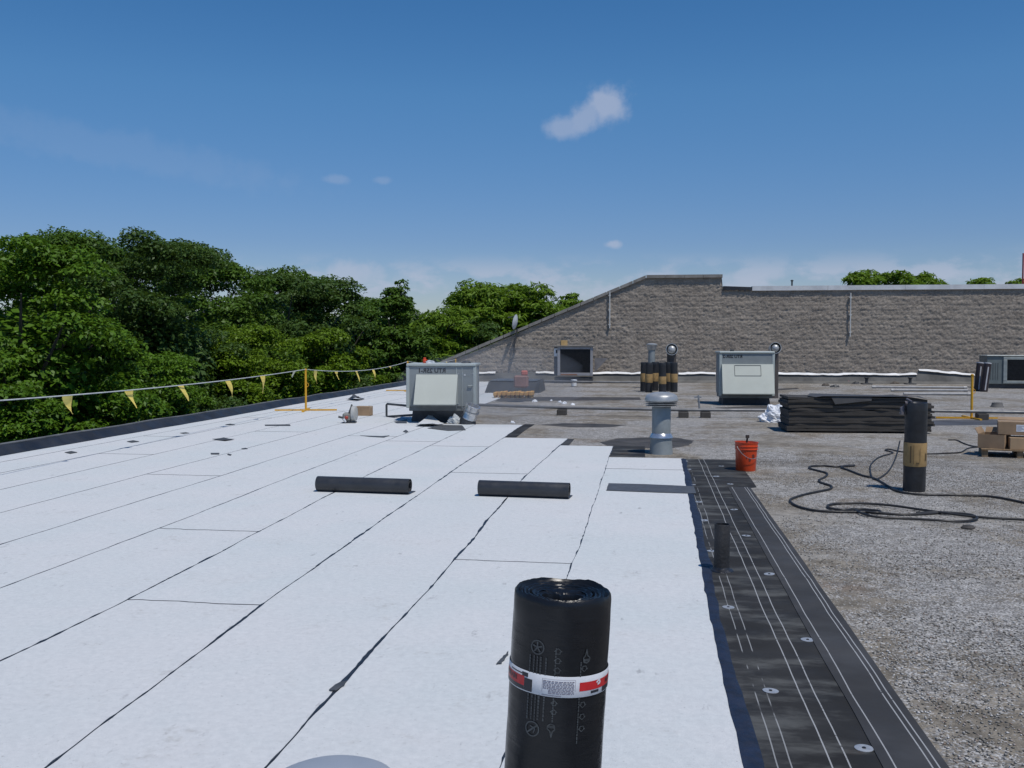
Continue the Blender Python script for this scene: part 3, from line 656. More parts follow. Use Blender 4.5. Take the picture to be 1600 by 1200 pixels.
for bx2, bz2 in ((-19, 76), (-19, 30), (-26, 76), (-26, 30), (-3, 76), (-3, 30)):
    mb = MB(); mb.lathe([(0.013, 0), (0.011, 0.008), (0.004, 0.01)], 8, (hw + bx2 * m1, -0.002, bz2 * m1), mtx=Matrix.Rotation(R(90), 4, 'X')); obj('screw', mb, M_SHINY, rtu1)
mb = MB(); mb.bbox(hw - 17 * m1, hw - 14 * m1, -0.006, -0.001, 73 * m1, 75.5 * m1, 0.001); obj('data_plate', mb, MATS['dish_grey'], rtu1)
# second unit
L_, R_ = G(1126, 633), G(1207, 633); m2 = M(633); w2 = (R_ - L_).length; c2 = (L_ + R_) / 2
rtu2 = rtu('rooftop_unit', 'grey-green rooftop air unit on the gravel with a pale full-width hood', (c2.x, c2.y, 0), R(2.0), w2, 1.15, 84 * m2, 11 * m2,
           (-w2 / 2 + 0.03, w2 / 2 - 0.01, 18 * m2, 64 * m2, 0.34), 'RTU 25R-2', -w2 / 2 + 18.5 * m2, 6.5 * m2, (-w2 / 2 + 21 * m2, -w2 / 2 + 61 * m2, 46 * m2, 62 * m2), True)
mb = MB(); mb.lathe([(0.05, 0), (0.06, 0.03), (0.03, 0.05)], 10, (-0.35, 0.4, 84 * m2)); obj('lifting_lug', mb, M_DKM, rtu2)

# pipe frame left of unit 1
pf = MB(); a, b, c_, d_ = G(604, 655, 0.02), G(604, 632, 0.25), None, None
base = G(604, 652); zt_ = 0.30
pf.tube([(c1.x - w1 / 2 - 0.02, c1.y + 0.5, zt_), (base.x + 0.02, base.y, zt_), (base.x, base.y, zt_ - 0.02), (base.x, base.y, 0.03), (base.x + 0.03, base.y, 0.015), (c1.x - w1 / 2 - 0.02, c1.y + 0.75, 0.1)], 0.025, 8)
tag(obj('drain_pipe', pf, mat('dark_plastic_pipe', (0.05, 0.055, 0.06), 0.5)), 'dark pipe loop sticking out of the left side of the first rooftop unit', 'pipe')

# shiny flue at unit 1
fp = G(731, 662); fl = thing('flue', 'shiny tilted metal flue at the right foot of the first rooftop unit', 'flue', (fp.x, fp.y - 0.15, 0))
tm = Matrix.Translation((0.05, 0, 0.12)) @ Matrix.Rotation(R(20), 4, 'Y') @ Matrix.Rotation(R(10), 4, 'X')
mb = MB(); mb.lathe([(0.15, 0.0), (0.155, 0.012), (0.15, 0.02), (0.15, 0.27), (0.158, 0.275), (0.158, 0.29), (0.15, 0.295), (0.13, 0.295), (0.12, 0.2)], 28, mtx=tm); obj('barrel', mb, M_SHINY, fl, smooth=True)
mb = MB(); mb.lathe([(0.17, 0.0), (0.165, 0.1), (0.13, 0.2)], 20, (0.02, 0.02, 0)); obj('boot', mb, M_CURB, fl, smooth=True)
mb = MB(); mb.lathe([(0.17, 0), (0.17, 0.02), (0.16, 0.02), (0.16, 0)], 24, mtx=tm @ Matrix.Translation((0, 0, 0.16)) , cap0=False, cap1=False); obj('clamp_band', mb, M_GREYM, fl)
# pale clump of membrane at the unit foot
def crumple(name, label, cat, c, rx, ry, rz, m, seed, n=18, group=None):
    r = np.random.RandomState(seed); mb = MB(); V = []; Fc = []
    for i in range(n + 1):
        for j in range(2 * n):
            a = math.pi * 0.5 * i / n; t = math.pi * j / n
            q = np.array([math.cos(t) * math.sin(a), math.sin(t) * math.sin(a), math.cos(a)])
            f = 1 + 0.16 * vnoise1(q[0] * 3.1 + 11, seed) + 0.13 * vnoise1(q[1] * 4.7 + q[0] * 2 + 31, seed + 1) + 0.10 * vnoise1(q[2] * 6 + q[0] * 5 + 51, seed + 2) + 0.06 * r.uniform(-1, 1)
            V.append((rx * q[0] * f, ry * q[1] * f, rz * q[2] * f))
    for i in range(n):
        for j in range(2 * n):
            j2 = (j + 1) % (2 * n); Fc.append((i * 2 * n + j, i * 2 * n + j2, (i + 1) * 2 * n + j2, (i + 1) * 2 * n + j))
    mb.add(V, Fc); o = obj(name, mb, m, loc=c); return tag(o, label, cat, group)
M_BAG = mat('white_plastic', (0.72, 0.74, 0.77), 0.4, 0, 0.05, 6, 0.6, 25)
p_ = G(712, 661); crumple('membrane_offcut', 'pale crumpled membrane piece between the first rooftop unit and its shiny flue', 'offcut', (p_.x, p_.y - 0.12, 0.004), 0.16, 0.1, 0.16, M_WHITE, 5)

# ------------------------------------------------------------------ vents
M_GALV = mat('galvanised', (0.42, 0.43, 0.43), 0.42, 0.45, 0.10, 5, 0, 40, 0.2, (0.25, 0.26, 0.27))
M_GALVD = mat('galvanised_dull', (0.25, 0.275, 0.28), 0.5, 0.25, 0.12, 4, 0, 40, 0.3, (0.18, 0.2, 0.2))
def mushroom_vent(label, loc, s, h, skirt=True):
    t = thing('roof_vent', label, 'vent', loc)
    mb = MB(); mb.lathe([(0.175 * s, 0), (0.172 * s, 0.02), (0.155 * s, h * 0.30), (0.15 * s, h * 0.30)], 32); obj('skirt', mb, M_GALVD, t, smooth=True)
    mb = MB(); mb.lathe([(0.138 * s, h * 0.28), (0.140 * s, h * 0.78), (0.13 * s, h * 0.80)], 32); obj('pipe', mb, M_GALVD, t, smooth=True)
    mb = MB(); mb.lathe([(0.142 * s, h * 0.335), (0.178 * s, h * 0.275), (0.18 * s, h * 0.265), (0.14 * s, h * 0.31)], 32, cap0=False, cap1=False); obj('storm_collar', mb, M_SHINY, t, smooth=True)
    for k, z in enumerate((0.775, 0.805, 0.835)):
        mb = MB(); mb.lathe([(0.16 * s, h * z + 0.008), (0.235 * s, h * z), (0.238 * s, h * z + 0.006), (0.16 * s, h * z + 0.022)], 32, cap0=False, cap1=False); obj('louvre', mb, M_GALV, t, smooth=True)
    mb = MB(); mb.lathe([(0.145 * s, h * 0.77), (0.15 * s, h * 0.87)], 24); obj('throat', mb, M_DARK, t)
    cp = [(0.236 * s, h * 0.85), (0.246 * s, h * 0.855), (0.248 * s, h * 0.885), (0.235 * s, h * 0.92)] + [(0.235 * s * math.cos(a), h * 0.92 + h * 0.08 * math.sin(a)) for a in [R(x) for x in (12, 25, 40, 55, 70, 84)]]
    mb = MB(); mb.lathe(cp, 40); obj('cap', mb, M_GALV, t, smooth=True)
    return t
p_ = G(1033, 709); mv = M(709)
mushroom_vent('grey metal roof vent with domed louvred cap at the end of the white sheets', (p_.x, p_.y, 0), 1.0, 97 * mv)
# near vent, only the crown of the cap shows at the bottom edge of the picture
pz = 0.52; p_ = G(519, 1184, pz); dirv = Vector((p_.x, p_.y, 0)).normalized(); c_ = p_ - dirv * 0.178
nv = thing('roof_vent', 'pale smooth domed vent cap cut off by the bottom edge of the picture', 'vent', (c_.x, c_.y, 0.034))
M_CAPB = mat('satin_cap', (0.36, 0.40, 0.46), 0.55, 0.25, 0.05, 3)
mb = MB(); mb.lathe([(0.12, -0.034), (0.10, 0.05), (0.085, 0.06), (0.085, 0.44)], 28); obj('pipe', mb, M_GALVD, nv, smooth=True)
mb = MB(); mb.lathe([(0.165, 0.43), (0.17, 0.43), (0.172, 0.47)] + [(0.17 * math.cos(R(a)), 0.485 + 0.042 * math.sin(R(a))) for a in (8, 20, 35, 50, 65, 80, 87)], 48); obj('cap', mb, M_CAPB, nv, smooth=True)
# vent and round flues behind the stood-up rolls
p_ = G(1018, 606.5); mv = M(606.5); hv = 70 * mv
t = thing('roof_vent', 'slim grey vent pipe with flared cap behind the stood-up rolls', 'vent', (p_.x, p_.y, 0))
mb = MB(); mb.lathe([(0.17, 0), (0.14, 0.3), (0.128, 0.31), (0.128, hv - 0.2)], 24); obj('pipe', mb, M_GALVD, t, smooth=True)
mb = MB(); mb.lathe([(0.15, hv - 0.24), (0.165, hv - 0.22), (0.17, hv - 0.10), (0.205, hv - 0.06), (0.205, hv - 0.03), (0.12, hv), (0.02, hv + 0.01)], 28); obj('cap', mb, M_GALV, t, smooth=True)
M_BRN = mat('brown_flue', (0.075, 0.065, 0.06), 0.6, 0.2, 0.2, 4)
def gooseneck(label, base, zc, r, rs):
    t = thing('flue', label, 'flue', base)
    mb = MB(); mb.lathe([(rs * 1.1, 0), (rs, 0.15), (rs, zc - r * 0.3)], 20); obj('stem', mb, M_BRN, t, smooth=True)
    mm = Matrix.Translation((0, 0, zc)) @ Matrix.Rotation(R(84), 4, 'X')
    mb = MB(); mb.lathe([(r * 0.9, -0.22), (r, -0.2), (r, 0.28), (r * 1.10, 0.285), (r * 1.10, 0.31), (r * 1.0, 0.31), (r * 0.98, 0.05), (r * 0.6, 0.04)], 32, mtx=mm, cap1=False); obj('drum', mb, M_GALV, t, smooth=True)
    mb = MB(); mb.lathe([(r * 0.9, 0.06), (r * 0.9, 0.07)], 24, mtx=mm); obj('throat', mb, M_DARK, t)
    mb = MB(); mb.lathe([(r * 0.80, 0.20), (r * 0.82, 0.22), (r * 0.72, 0.27), (r * 0.45, 0.315), (r * 0.15, 0.33)], 28, mtx=mm); obj('baffle', mb, M_GALV, t, smooth=True)
p_ = G(1049, 606); gooseneck('round-mouthed metal flue on a brown stem behind the stood-up rolls', (p_.x, p_.y, 0), H - 11 * M(606), 8.3 * M(606), 0.17)
p_ = G(1209, 622); gooseneck('round-mouthed metal flue peeking over the hooded rooftop unit', (p_.x, p_.y, 0), H - 9 * M(622), 8 * M(622), 0.13)

# ------------------------------------------------------------------ condenser by the wall
m3 = M(599); p_ = G(895, 599)
cd = thing('condenser', 'boxy grey condenser with one large dark coil opening against the block wall', 'air conditioner', (p_.x, p_.y, 0))
w = 62 * m3; z0 = 12 * m3; z1 = 59 * m3; dpt = 0.75
mb = MB(); mb.box(-w / 2 + 0.05, w / 2 - 0.02, 0.05, dpt, 0, z0 - 0.06); obj('stand', mb, M_DKM, cd)
mb = MB(); mb.bbox(-w / 2 + 0.3, w / 2 - 0.05, 0.25, dpt, z0, z1 - 0.03, 0.01); obj('body', mb, mat('cond_grey', (0.20, 0.20, 0.215), 0.5, 0.1, 0.1), cd)
mb = MB(); x0c = -w / 2 + 11 * m3; x1c = w / 2 - 4 * m3
for a, b, c_, d_ in ((x0c - 0.11, x0c, z0, z1 - 0.04), (x1c, x1c + 0.10, z0, z1 - 0.04)): mb.bbox(a, b, 0.0, 0.3, c_, d_, 0.008)
mb.bbox(x0c + 0.002, x1c - 0.002, 0.01, 0.3, z1 - 0.15, z1 - 0.045, 0.008); mb.bbox(x0c + 0.002, x1c - 0.002, 0.01, 0.3, z0, z0 + 0.12, 0.008); obj('frame', mb, mat('cond_frame', (0.30, 0.30, 0.315), 0.5, 0.2, 0.1), cd)
mb = MB(); mb.box(x0c + 0.003, x1c - 0.003, 0.045, 0.2, z0 + 0.12, z1 - 0.15)
for i in range(26):
    z = z0 + 0.14 + (z1 - z0 - 0.31) * i / 25; mb.box(x0c + 0.004, x1c - 0.004, 0.028, 0.043, z, z + 0.008)
obj('coil', mb, mat('coil_dark', (0.014, 0.014, 0.015), 0.7, 0.0), cd)
mb = MB(); mb.bbox(-w / 2 - 0.04, w / 2 + 0.06, -0.06, dpt + 0.05, z1 - 0.045, z1, 0.01); obj('top_cover', mb, mat('cond_top', (0.15, 0.145, 0.14), 0.6, 0.1), cd)
mb = MB(); mb.bbox(-w / 2 + 0.02, -w / 2 + 0.29, 0.18, dpt - 0.05, z0, z1 - 0.06, 0.01); obj('side_cabinet', mb, mat('cabinet_slate', (0.085, 0.095, 0.115), 0.5, 0.1), cd)
mb = MB(); mb.bbox(-w / 2 + 0.03, -w / 2 + 0.30, 0.10, 0.175, z0 + 30 * m3, z1 - 0.10, 0.01); swb = obj('switch_box', mb, mat('pale_box', (0.62, 0.64, 0.66), 0.5), cd)
mb = MB(); mb.box(-w / 2 + 0.11, -w / 2 + 0.16, 0.092, 0.0985, z0 + 35 * m3, z0 + 40 * m3); obj('switch_mark', mb, M_INK, swb)
mb = MB(); mb.add([(w / 2 + 0.05, 0.45, z0 + 0.12), (w / 2 + 0.05, 0.45, z0 + 0.72), (w / 2 + 0.6, 0.45, z0 + 0.72), (w / 2 + 0.05, 0.49, z0 + 0.12), (w / 2 + 0.05, 0.49, z0 + 0.72), (w / 2 + 0.6, 0.49, z0 + 0.72)], [(0, 1, 2), (5, 4, 3), (0, 1, 4, 3), (1, 2, 5, 4), (2, 0, 3, 5)]); obj('side_triangle', mb, mat('triangle_grey', (0.17, 0.165, 0.17), 0.6), cd)  # thin flat grey triangle beside the unit
mb = MB(); mb.box(x0c + 0.02, x0c + 0.7, -0.02, 0.02, z0 + 0.02, z0 + 0.07); obj('rust_rail', mb, mat('rust', (0.22, 0.09, 0.04), 0.8), cd)
M_CARD = mat('cardboard', (0.36, 0.25, 0.15), 0.85, 0, 0.12, 4)
M_CARD2 = mat('cardboard_darker', (0.30, 0.205, 0.125), 0.85, 0, 0.12, 4)  # second, darker cardboard tone for some cartons
def carton(name, label, loc, rz, w, d, h, flaps=None, open_=False, group=None, m=None, sticker=None):
    m = m or M_CARD; t = thing(name, label, 'box', loc, rz, group); th = 0.006; mb = MB()
    if open_:
        mb.box(-w / 2, w / 2, -d / 2, d / 2, 0, th); mb.box(-w / 2, -w / 2 + th, -d / 2, d / 2, th, h); mb.box(w / 2 - th, w / 2, -d / 2, d / 2, th, h)
        mb.box(-w / 2 + th, w / 2 - th, -d / 2, -d / 2 + th, th, h); mb.box(-w / 2 + th, w / 2 - th, d / 2 - th, d / 2, th, h)
    else: mb.bbox(-w / 2, w / 2, -d / 2, d / 2, 0, h, 0.004)
    obj('carton', mb, m, t)
    mb = MB()
    if not open_: mb.box(-w / 2 - 0.001, w / 2 + 0.001, -0.03, 0.03, h * 0.8, h + 0.0012); obj('packing_tape', mb, mat('tape', (0.42, 0.31, 0.19), 0.35), t)
    for (side, ang, ln_) in (flaps or []):
        sgn = 1 if side in ('r', 'b') else -1; f_ = MB(); f_.box(0, ln_, -0.5 * (d if side in 'lr' else w) + 0.01, 0.5 * (d if side in 'lr' else w) - 0.01, 0, th)
        rz_ = {'r': 0, 'l': math.pi, 'b': math.pi / 2, 'f': -math.pi / 2}[side]
        off = {'r': (w / 2, 0), 'l': (-w / 2, 0), 'b': (0, d / 2), 'f': (0, -d / 2)}[side]
        mm = Matrix.Translation((off[0], off[1], h)) @ Matrix.Rotation(rz_, 4, 'Z') @ Matrix.Rotation(R(ang), 4, 'Y')
        f2 = MB(); f2.add([mm @ Vector(v) for v in f_.v], f_.f); obj('flap', f2, m, t)
    if sticker:
        sx0, sx1, sz0, sz1 = sticker; f2 = MB(); f2.box(sx0, sx1, -d / 2 - 0.0025, -d / 2 - 0.0008, sz0, sz1); st = obj('sticker', f2, mat('sticker_white', (0.7, 0.72, 0.76), 0.6), t)
        f3 = MB()
        for i in range(5): f3.box(sx0 + 0.01, sx0 + (sx1 - sx0) * (0.5 + 0.4 * ((i * 37 % 10) / 10)), -d / 2 - 0.0035, -d / 2 - 0.0028, sz0 + (sz1 - sz0) * (0.15 + 0.16 * i), sz0 + (sz1 - sz0) * (0.21 + 0.16 * i))
        obj('fine_print', f3, mat('print_grey', (0.25, 0.26, 0.30), 0.7), st)
    return t
carton('cardboard_box', 'small tan box sitting on top of the condenser by the wall', (p_.x - w / 2 + 0.42, p_.y + 0.3, z1), 0.2, 0.27, 0.25, 0.22, m=mat('tan_box', (0.45, 0.30, 0.13), 0.8))
# condenser cut by the right picture edge
m4 = M(607); p_ = G(1542, 607); q_ = G(1660, 607)
ce = thing('condenser', 'dark green-grey condenser cut off by the right edge of the picture', 'air conditioner', (p_.x, p_.y, 0), R(-3))
w = (q_ - p_).length; h_ = 52 * m4; M_CG = mat('cond_green', (0.14, 0.165, 0.165), 0.5, 0.1, 0.12, 2)
mb = MB(); mb.box(0.05, w - 0.05, 0.1, 1.0, 0, 7 * m4); obj('stand', mb, M_DKM, ce)
mb = MB(); mb.bbox(0.0, w, 0.05, 1.1, 7 * m4, h_ - 0.03, 0.012); obj('body', mb, M_CG, ce)
mb = MB(); mb.bbox(0.55, w - 0.1, 0.0, 0.06, h_ - 0.16, h_ - 0.06, 0.008); mb.bbox(0.55, w - 0.1, 0.0, 0.06, 8 * m4, 8 * m4 + 0.1, 0.008); mb.bbox(0.55, 0.68, -0.005, 0.06, 8 * m4 + 0.102, h_ - 0.162, 0.008); mb.bbox(w - 0.25, w - 0.12, -0.005, 0.06, 8 * m4 + 0.102, h_ - 0.162, 0.008); obj('frame', mb, mat('cond_green_trim', (0.26, 0.29, 0.285), 0.5, 0.1), ce)
mb = MB(); mb.box(0.68, w - 0.25, 0.03, 0.045, 8 * m4 + 0.1, h_ - 0.16)
for i in range(24):
    z = 8 * m4 + 0.12 + (h_ - 0.30 - 8 * m4) * i / 23; mb.box(0.68, w - 0.25, 0.015, 0.029, z, z + 0.007)
obj('coil', mb, MATS['coil_dark'], ce)
mb = MB(); mb.bbox(-0.02, w + 0.03, 0.0, 1.13, h_ - 0.03, h_, 0.01); obj('top_cover', mb, mat('cond_green_top', (0.40, 0.43, 0.42), 0.45, 0.2), ce)
for i in range(4):
    mb = MB(); mb.box(0.12 + 0.08 * i, 0.15 + 0.08 * i, 0.04, 0.052, 14 * m4, 40 * m4); obj('louvre', mb, mat('louvre_dk', (0.09, 0.105, 0.105), 0.6), ce)

# ------------------------------------------------------------------ membrane rolls standing
M_ROLLB = mat('roll_black', (0.020, 0.021, 0.024), 0.48, 0, 0.3, 6, 0.4, 18)
M_KRAFT = mat('kraft_band', (0.34, 0.22, 0.09), 0.7, 0, 0.2, 7, 0.2, 20)
def roll(label, loc, r, h, band, lean=(0, 0, 0), group=None, seed=0, detail=False):
    t = thing('membrane_roll', label, 'roll', loc, rot=lean, group=group)
    prof_ = [(r * 0.985, 0), (r, 0.01)] + [(r, h * k / 10) for k in range(1, 10)] + [(r, h - 0.01), (r * 0.97, h)]
    for k in range(8): prof_.append((r * (0.93 - 0.075 * k), h - (0.006 if k % 2 else 0.0) - 0.002 * k))
    prof_ += [(r * 0.3, h - 0.03), (r * 0.28, h - 0.2)]
    mb = MB(); mb.lathe(prof_, 28, jit=lambda i, a: r * (0.018 * vnoise1(a * 3 + seed * 7, seed) + 0.012 * vnoise1(i * 0.7 + a * 1.3, seed + 2))); obj('coil', mb, M_ROLLB, t, smooth=True)
    mb = MB(); mb.lathe([(r + 0.0045, h * band[0]), (r + 0.0055, h * band[0] + 0.004), (r + 0.0055, h * band[1] - 0.004), (r + 0.0045, h * band[1])], 28, cap0=False, cap1=False, jit=lambda i, a: r * 0.018 * vnoise1(a * 3 + seed * 7, seed)); bd = obj('band', mb, M_KRAFT, t, smooth=True)
    return t, bd
for i, (px, py, lab) in enumerate([(1006, 611.5, 'leftmost of the six black rolls stood up before the slim vent'), (1013.5, 613, 'second from left of the six stood-up black rolls'), (1023, 610.5, 'third from left of the six stood-up black rolls, before the slim vent pipe'),
        (1035, 614, 'black roll standing alone in the gap, fourth of the six rolls'), (1045, 611, 'fifth of the six stood-up black rolls, below the round flue'), (1053, 612.5, 'rightmost of the six black rolls stood up before the round flue')]):
    p_ = G(px, py); roll(lab, (p_.x, p_.y, 0), 0.125, 1.0, (0.33, 0.62) if i != 3 else (0.30, 0.55), (R(random.uniform(-1, 1)), R(random.uniform(-1.2, 1.2)), i * 1.3), 'black rolls stood up on the gravel', i)
p_ = G(1428, 767); rr, bd = roll('tall black roll with kraft band standing on the gravel beside the hoses', (p_.x, p_.y, 0), 0.118, 1.0, (0.29, 0.555), (R(-0.5), R(2.2), R(-100)), None, 11)
mb = MB()   # printing on the kraft band, greeked
for a0, a1, za, zb in ((-0.5, -0.38, 0.33, 0.52), (-0.2, -0.16, 0.32, 0.53), (0.02, 0.3, 0.32, 0.34), (0.34, 0.37, 0.34, 0.5), (0.9, 1.1, 0.36, 0.44)):
    V = []; k = 6
    for i in range(k + 1):
        a = a0 + (a1 - a0) * i / k
        for z in (za, zb): V.append((0.1275 * math.cos(a), 0.1275 * math.sin(a), z))
    mb.add(V, [(2 * i, 2 * i + 2, 2 * i + 3, 2 * i + 1) for i in range(k)])
obj('print', mb, mat('kraft_print', (0.12, 0.08, 0.035), 0.7), bd)
mb = MB(); mb.tube([(0.05, -0.10, 1.0), (0.02, -0.145, 0.93), (0.03, -0.15, 0.86)], 0.028, 8); mb.tube([(-0.05, -0.06, 1.0), (0.0, -0.1, 1.035), (0.08, -0.05, 1.01)], 0.012, 6); obj('torn_wrap', mb, mat('torn_wrap', (0.12, 0.11, 0.12), 0.4), rr)
# two dark rolls leaning on the right condenser
for px, py, a, lab in ((1527, 611, 6, 'left one of two dark rolls leaning beside the right-edge condenser'), (1537, 612, 8, 'right one of two dark rolls leaning beside the right-edge condenser')):
    p_ = G(px, py); t = thing('membrane_roll', lab, 'roll', (p_.x, p_.y, 0), rot=(R(-4), R(a), 0), group='rolls leaning by the condenser')
    mb = MB(); mb.lathe([(0.12, 0), (0.122, 0.02), (0.12, 0.98), (0.1, 0.99), (0.04, 0.985)], 20, jit=lambda i, q: 0.004 * vnoise1(q * 3, 5)); obj('coil', mb, mat('dark_red_roll', (0.025, 0.016, 0.018), 0.5), t, smooth=True)
    mb = MB(); mb.box(-0.02, 0.02, -0.128, -0.119, 0.05, 0.85); obj('pale_edge', mb, mat('roll_edge', (0.4, 0.4, 0.42), 0.6), t)
    mb = MB(); mb.lathe([(0.121, 0.96), (0.124, 0.965), (0.124, 1.0), (0.09, 1.005)], 20, cap0=False, cap1=False); obj('end_wrap', mb, mat('roll_edge', (0.4, 0.4, 0.42), 0.6), t)

# ------------------------------------------------------------------ the big wrapped roll in front
def wrap_mat():
    m, nt, ns, ln, p = nodes('black_shrink_wrap')
    tc = N(nt, 'ShaderNodeTexCoord').outputs['Object']
    c = mixc(nt, rng_(nt, noise(nt, tc, 5, 5), 0.3, 0.7), (0.006, 0.007, 0.009), (0.011, 0.012, 0.015)); ln.new(c, p.inputs['Base Color']); p.inputs['Specular IOR Level'].default_value = 0.35
    ln.new(rng_(nt, noise(nt, tc, 12, 4), 0.3, 0.7, 0.24, 0.40), p.inputs['Roughness'])
    w1_ = noise(nt, tc, 7, 6, 0.6, (1, 1, 4.5)); w2_ = noise(nt, tc, 30, 4, 0.6, (0.6, 0.6, 2))
    bump(nt, mth(nt, 'ADD', mth(nt, 'MULTIPLY', rng_(nt, w1_, 0.42, 0.62), 0.7), mth(nt, 'MULTIPLY', w2_, 0.2)), 0.16, 0.006)
    return m
M_WRAP = wrap_mat()
RZ = 1.0; top = G(880, 924, RZ); RR = 0.5 * 154 * (top.length and (Vector((top.x, top.y, 0)).dot(_fh))) / FOC
lean = R(3.2)
front = thing('wrapped_membrane_roll', 'tall black shrink-wrapped roll with red and white label in the foreground', 'roll', (0, 0, 0))
ang = math.atan2(top.y, top.x) - math.pi / 2          # local -y faces the camera
front.rotation_euler = (0, lean, ang)
mt_ = front.rotation_euler.to_matrix(); front.location = top - mt_ @ Vector((0, 0, RZ)); front.location.z = 0.009
prof_ = [(RR * 0.98, 0), (RR, 0.008)] + [(RR, RZ * k / 40) for k in range(1, 39)] + [(RR * 1.0, RZ - 0.016), (RR * 0.988, RZ - 0.006), (RR * 0.95, RZ)]
for k in range(22):
    f_ = 0.93 - 0.029 * k; prof_.append((RR * f_, RZ - 0.004 - 0.0045 * (k % 3 == 1) - 0.005 * (k % 7 == 3) - 0.0008 * k))
prof_ += [(RR * 0.28, RZ - 0.04), (RR * 0.26, RZ - 0.16), (RR * 0.2, RZ - 0.18)]
def rjit(i, a):
    j = 0.0010 * vnoise1(a * 4, 5) + 0.0008 * vnoise1(i * 0.5 + a * 2, 6)
    if i > 42: j += 0.0022 * vnoise1(math.cos(a) * 2.3 + i * 0.12 + 20, 7) + 0.0008 * vnoise1(a * 6 + i * 0.5, 8) + 0.003 * ((a / 6.2832 + 0.25) % 1.0 - 0.5)
    if i > 58: j += 0.016 * math.cos(2 * a) 
    return j
mb = MB(); mb.lathe(prof_, 96, jit=rjit)
mb.v = [(x, y, z + (0.0020 * vnoise1(math.atan2(y, x) * 4 + math.hypot(x, y) * 60 + 50, 12) + 0.0012 * vnoise1(math.atan2(y, x) * 12 + math.hypot(x, y) * 50 + 70, 13) + 0.006 * vnoise1(x * 14 + 9, 14) if z > RZ - 0.03 else 0)) for x, y, z in mb.v]
obj('wrapped_coil', mb, M_WRAP, front, smooth=True)
def cyl_patch(mb, u0, u1, z0, z1, r, k=None):         # u: metres round the front, 0 = facing the camera
    k = k or max(1, int(abs(u1 - u0) / 0.006)); V = []
    for i in range(k + 1):
        u = (u0 + (u1 - u0) * i / k) / RR; V += [(r * math.sin(u), -r * math.cos(u), z0), (r * math.sin(u), -r * math.cos(u), z1)]
    mb.add(V, [(2 * i, 2 * i + 2, 2 * i + 3, 2 * i + 1) for i in range(k)])
def cyl_poly(mb, pts, w, r):                           # a drawn line on the wrap
    for (u0, z0), (u1, z1) in zip(pts, pts[1:]):
        d = math.hypot(u1 - u0, z1 - z0) + 1e-9; nx_, nz_ = -(z1 - z0) / d * w / 2, (u1 - u0) / d * w / 2
        q = [(u0 - nx_, z0 - nz_), (u1 - nx_, z1 - nz_), (u1 + nx_, z1 + nz_), (u0 + nx_, z0 + nz_)]
        mb.add([(r * math.sin(u / RR), -r * math.cos(u / RR), z) for u, z in q], [(0, 1, 2, 3)])
pxm = 2 * RR / 154                                      # metres per photo pixel on the roll face
def ZR(py): return RZ - 0.006 - (py - 944) * pxm * 1.03  # height on the near face for a photo row
def U(px, py): 
    cx_ = 880 - (py - 924) * math.tan(lean); s_ = max(-0.98, min(0.98, (px - cx_) / 77.0)); return math.asin(s_) * RR
M_PRINT = mat('wrap_print', (0.05, 0.056, 0.06), 0.55, 0, 0.3, 30)
rp_ = RR + 0.0022
prt = MB(); rnd = random.Random(3)
def ring_(cu, cz, r_, w):
    cyl_poly(prt, [(cu + r_ * math.cos(2 * math.pi * i / 20), cz + r_ * math.sin(2 * math.pi * i / 20)) for i in range(21)], w, rp_)
cu, cz = U(841, 1014), ZR(1013); ring_(cu, cz, 0.0175, 0.0035); 
for k in range(5): cyl_poly(prt, [(cu, cz), (cu + 0.014 * math.sin(k * 1.257), cz + 0.014 * math.cos(k * 1.257))], 0.004, rp_)
cu2, cz2 = U(833, 1135), ZR(1135); ring_(cu2, cz2, 0.0185, 0.0035); cyl_poly(prt, [(cu2 - 0.013, cz2 - 0.011), (cu2 + 0.013, cz2 + 0.011)], 0.004, rp_); cyl_poly(prt, [(cu2 + 0.004, cz2 - 0.01), (cu2 + 0.008, cz2 + 0.002), (cu2 - 0.006, cz2 + 0.007)], 0.003, rp_)
def column(px, ya, yb, w):                              # small print running up the wrap
    y = ya
    while y < yb:
        l = rnd.uniform(2, 5); cyl_patch(prt, U(px - (y - 1050) * 0.055, y) - w / 2, U(px - (y - 1050) * 0.055, y) + w / 2, ZR(y + l), ZR(y), rp_, 1); y += l + rnd.uniform(0.6, 1.2)
for px, w in ((829, 0.004), (835, 0.003), (840, 0.003), (845, 0.005), (853, 0.004), (867, 0.003)): column(px, 1026 if px < 860 else 1010, 1120, w)
column(905, 1030, 1150, 0.003)
def arrow(cu, cz, s, up):
    q = [(-0.5, 0.6), (0.5, 0.6), (0.5, 0), (0.95, 0), (0, -0.8), (-0.95, 0), (-0.5, 0), (-0.5, 0.6)]
    cyl_poly(prt, [(cu + x * s, cz + (z if not up else -z) * s) for x, z in q], 0.002, rp_)
for k in range(4): arrow(U(872 - k * 0.6, 1015 + 14 * k), ZR(1015 + 14 * k), 0.010, True)
for k in range(4): arrow(U(866 - k * 0.6, 1092 + 13 * k), ZR(1092 + 13 * k), 0.009, True) if k < 2 else None
for k in range(6): arrow(U(911 - k * 0.8, 1040 + 18 * k), ZR(1040 + 18 * k), 0.010, False)
def hand(cu, cz, s, flip):                               # pointing-tool pictogram, loosely
    q = [(0, 1.6), (0.25, 0.4), (0.75, 0.1), (0.7, -0.5), (0.2, -0.9), (-0.5, -0.7), (-0.6, 0.1), (-0.2, 0.5), (0, 1.6)]
    f = -1 if flip else 1; cyl_poly(prt, [(cu + x * s * f, cz + z * s * f) for x, z in q], 0.003, rp_)
    for k in range(4): cyl_poly(prt, [(cu + f * s * (-0.4 + 0.28 * k), cz - f * s * 0.1), (cu + f * s * (-0.3 + 0.25 * k), cz - f * s * 0.6)], 0.003, rp_)
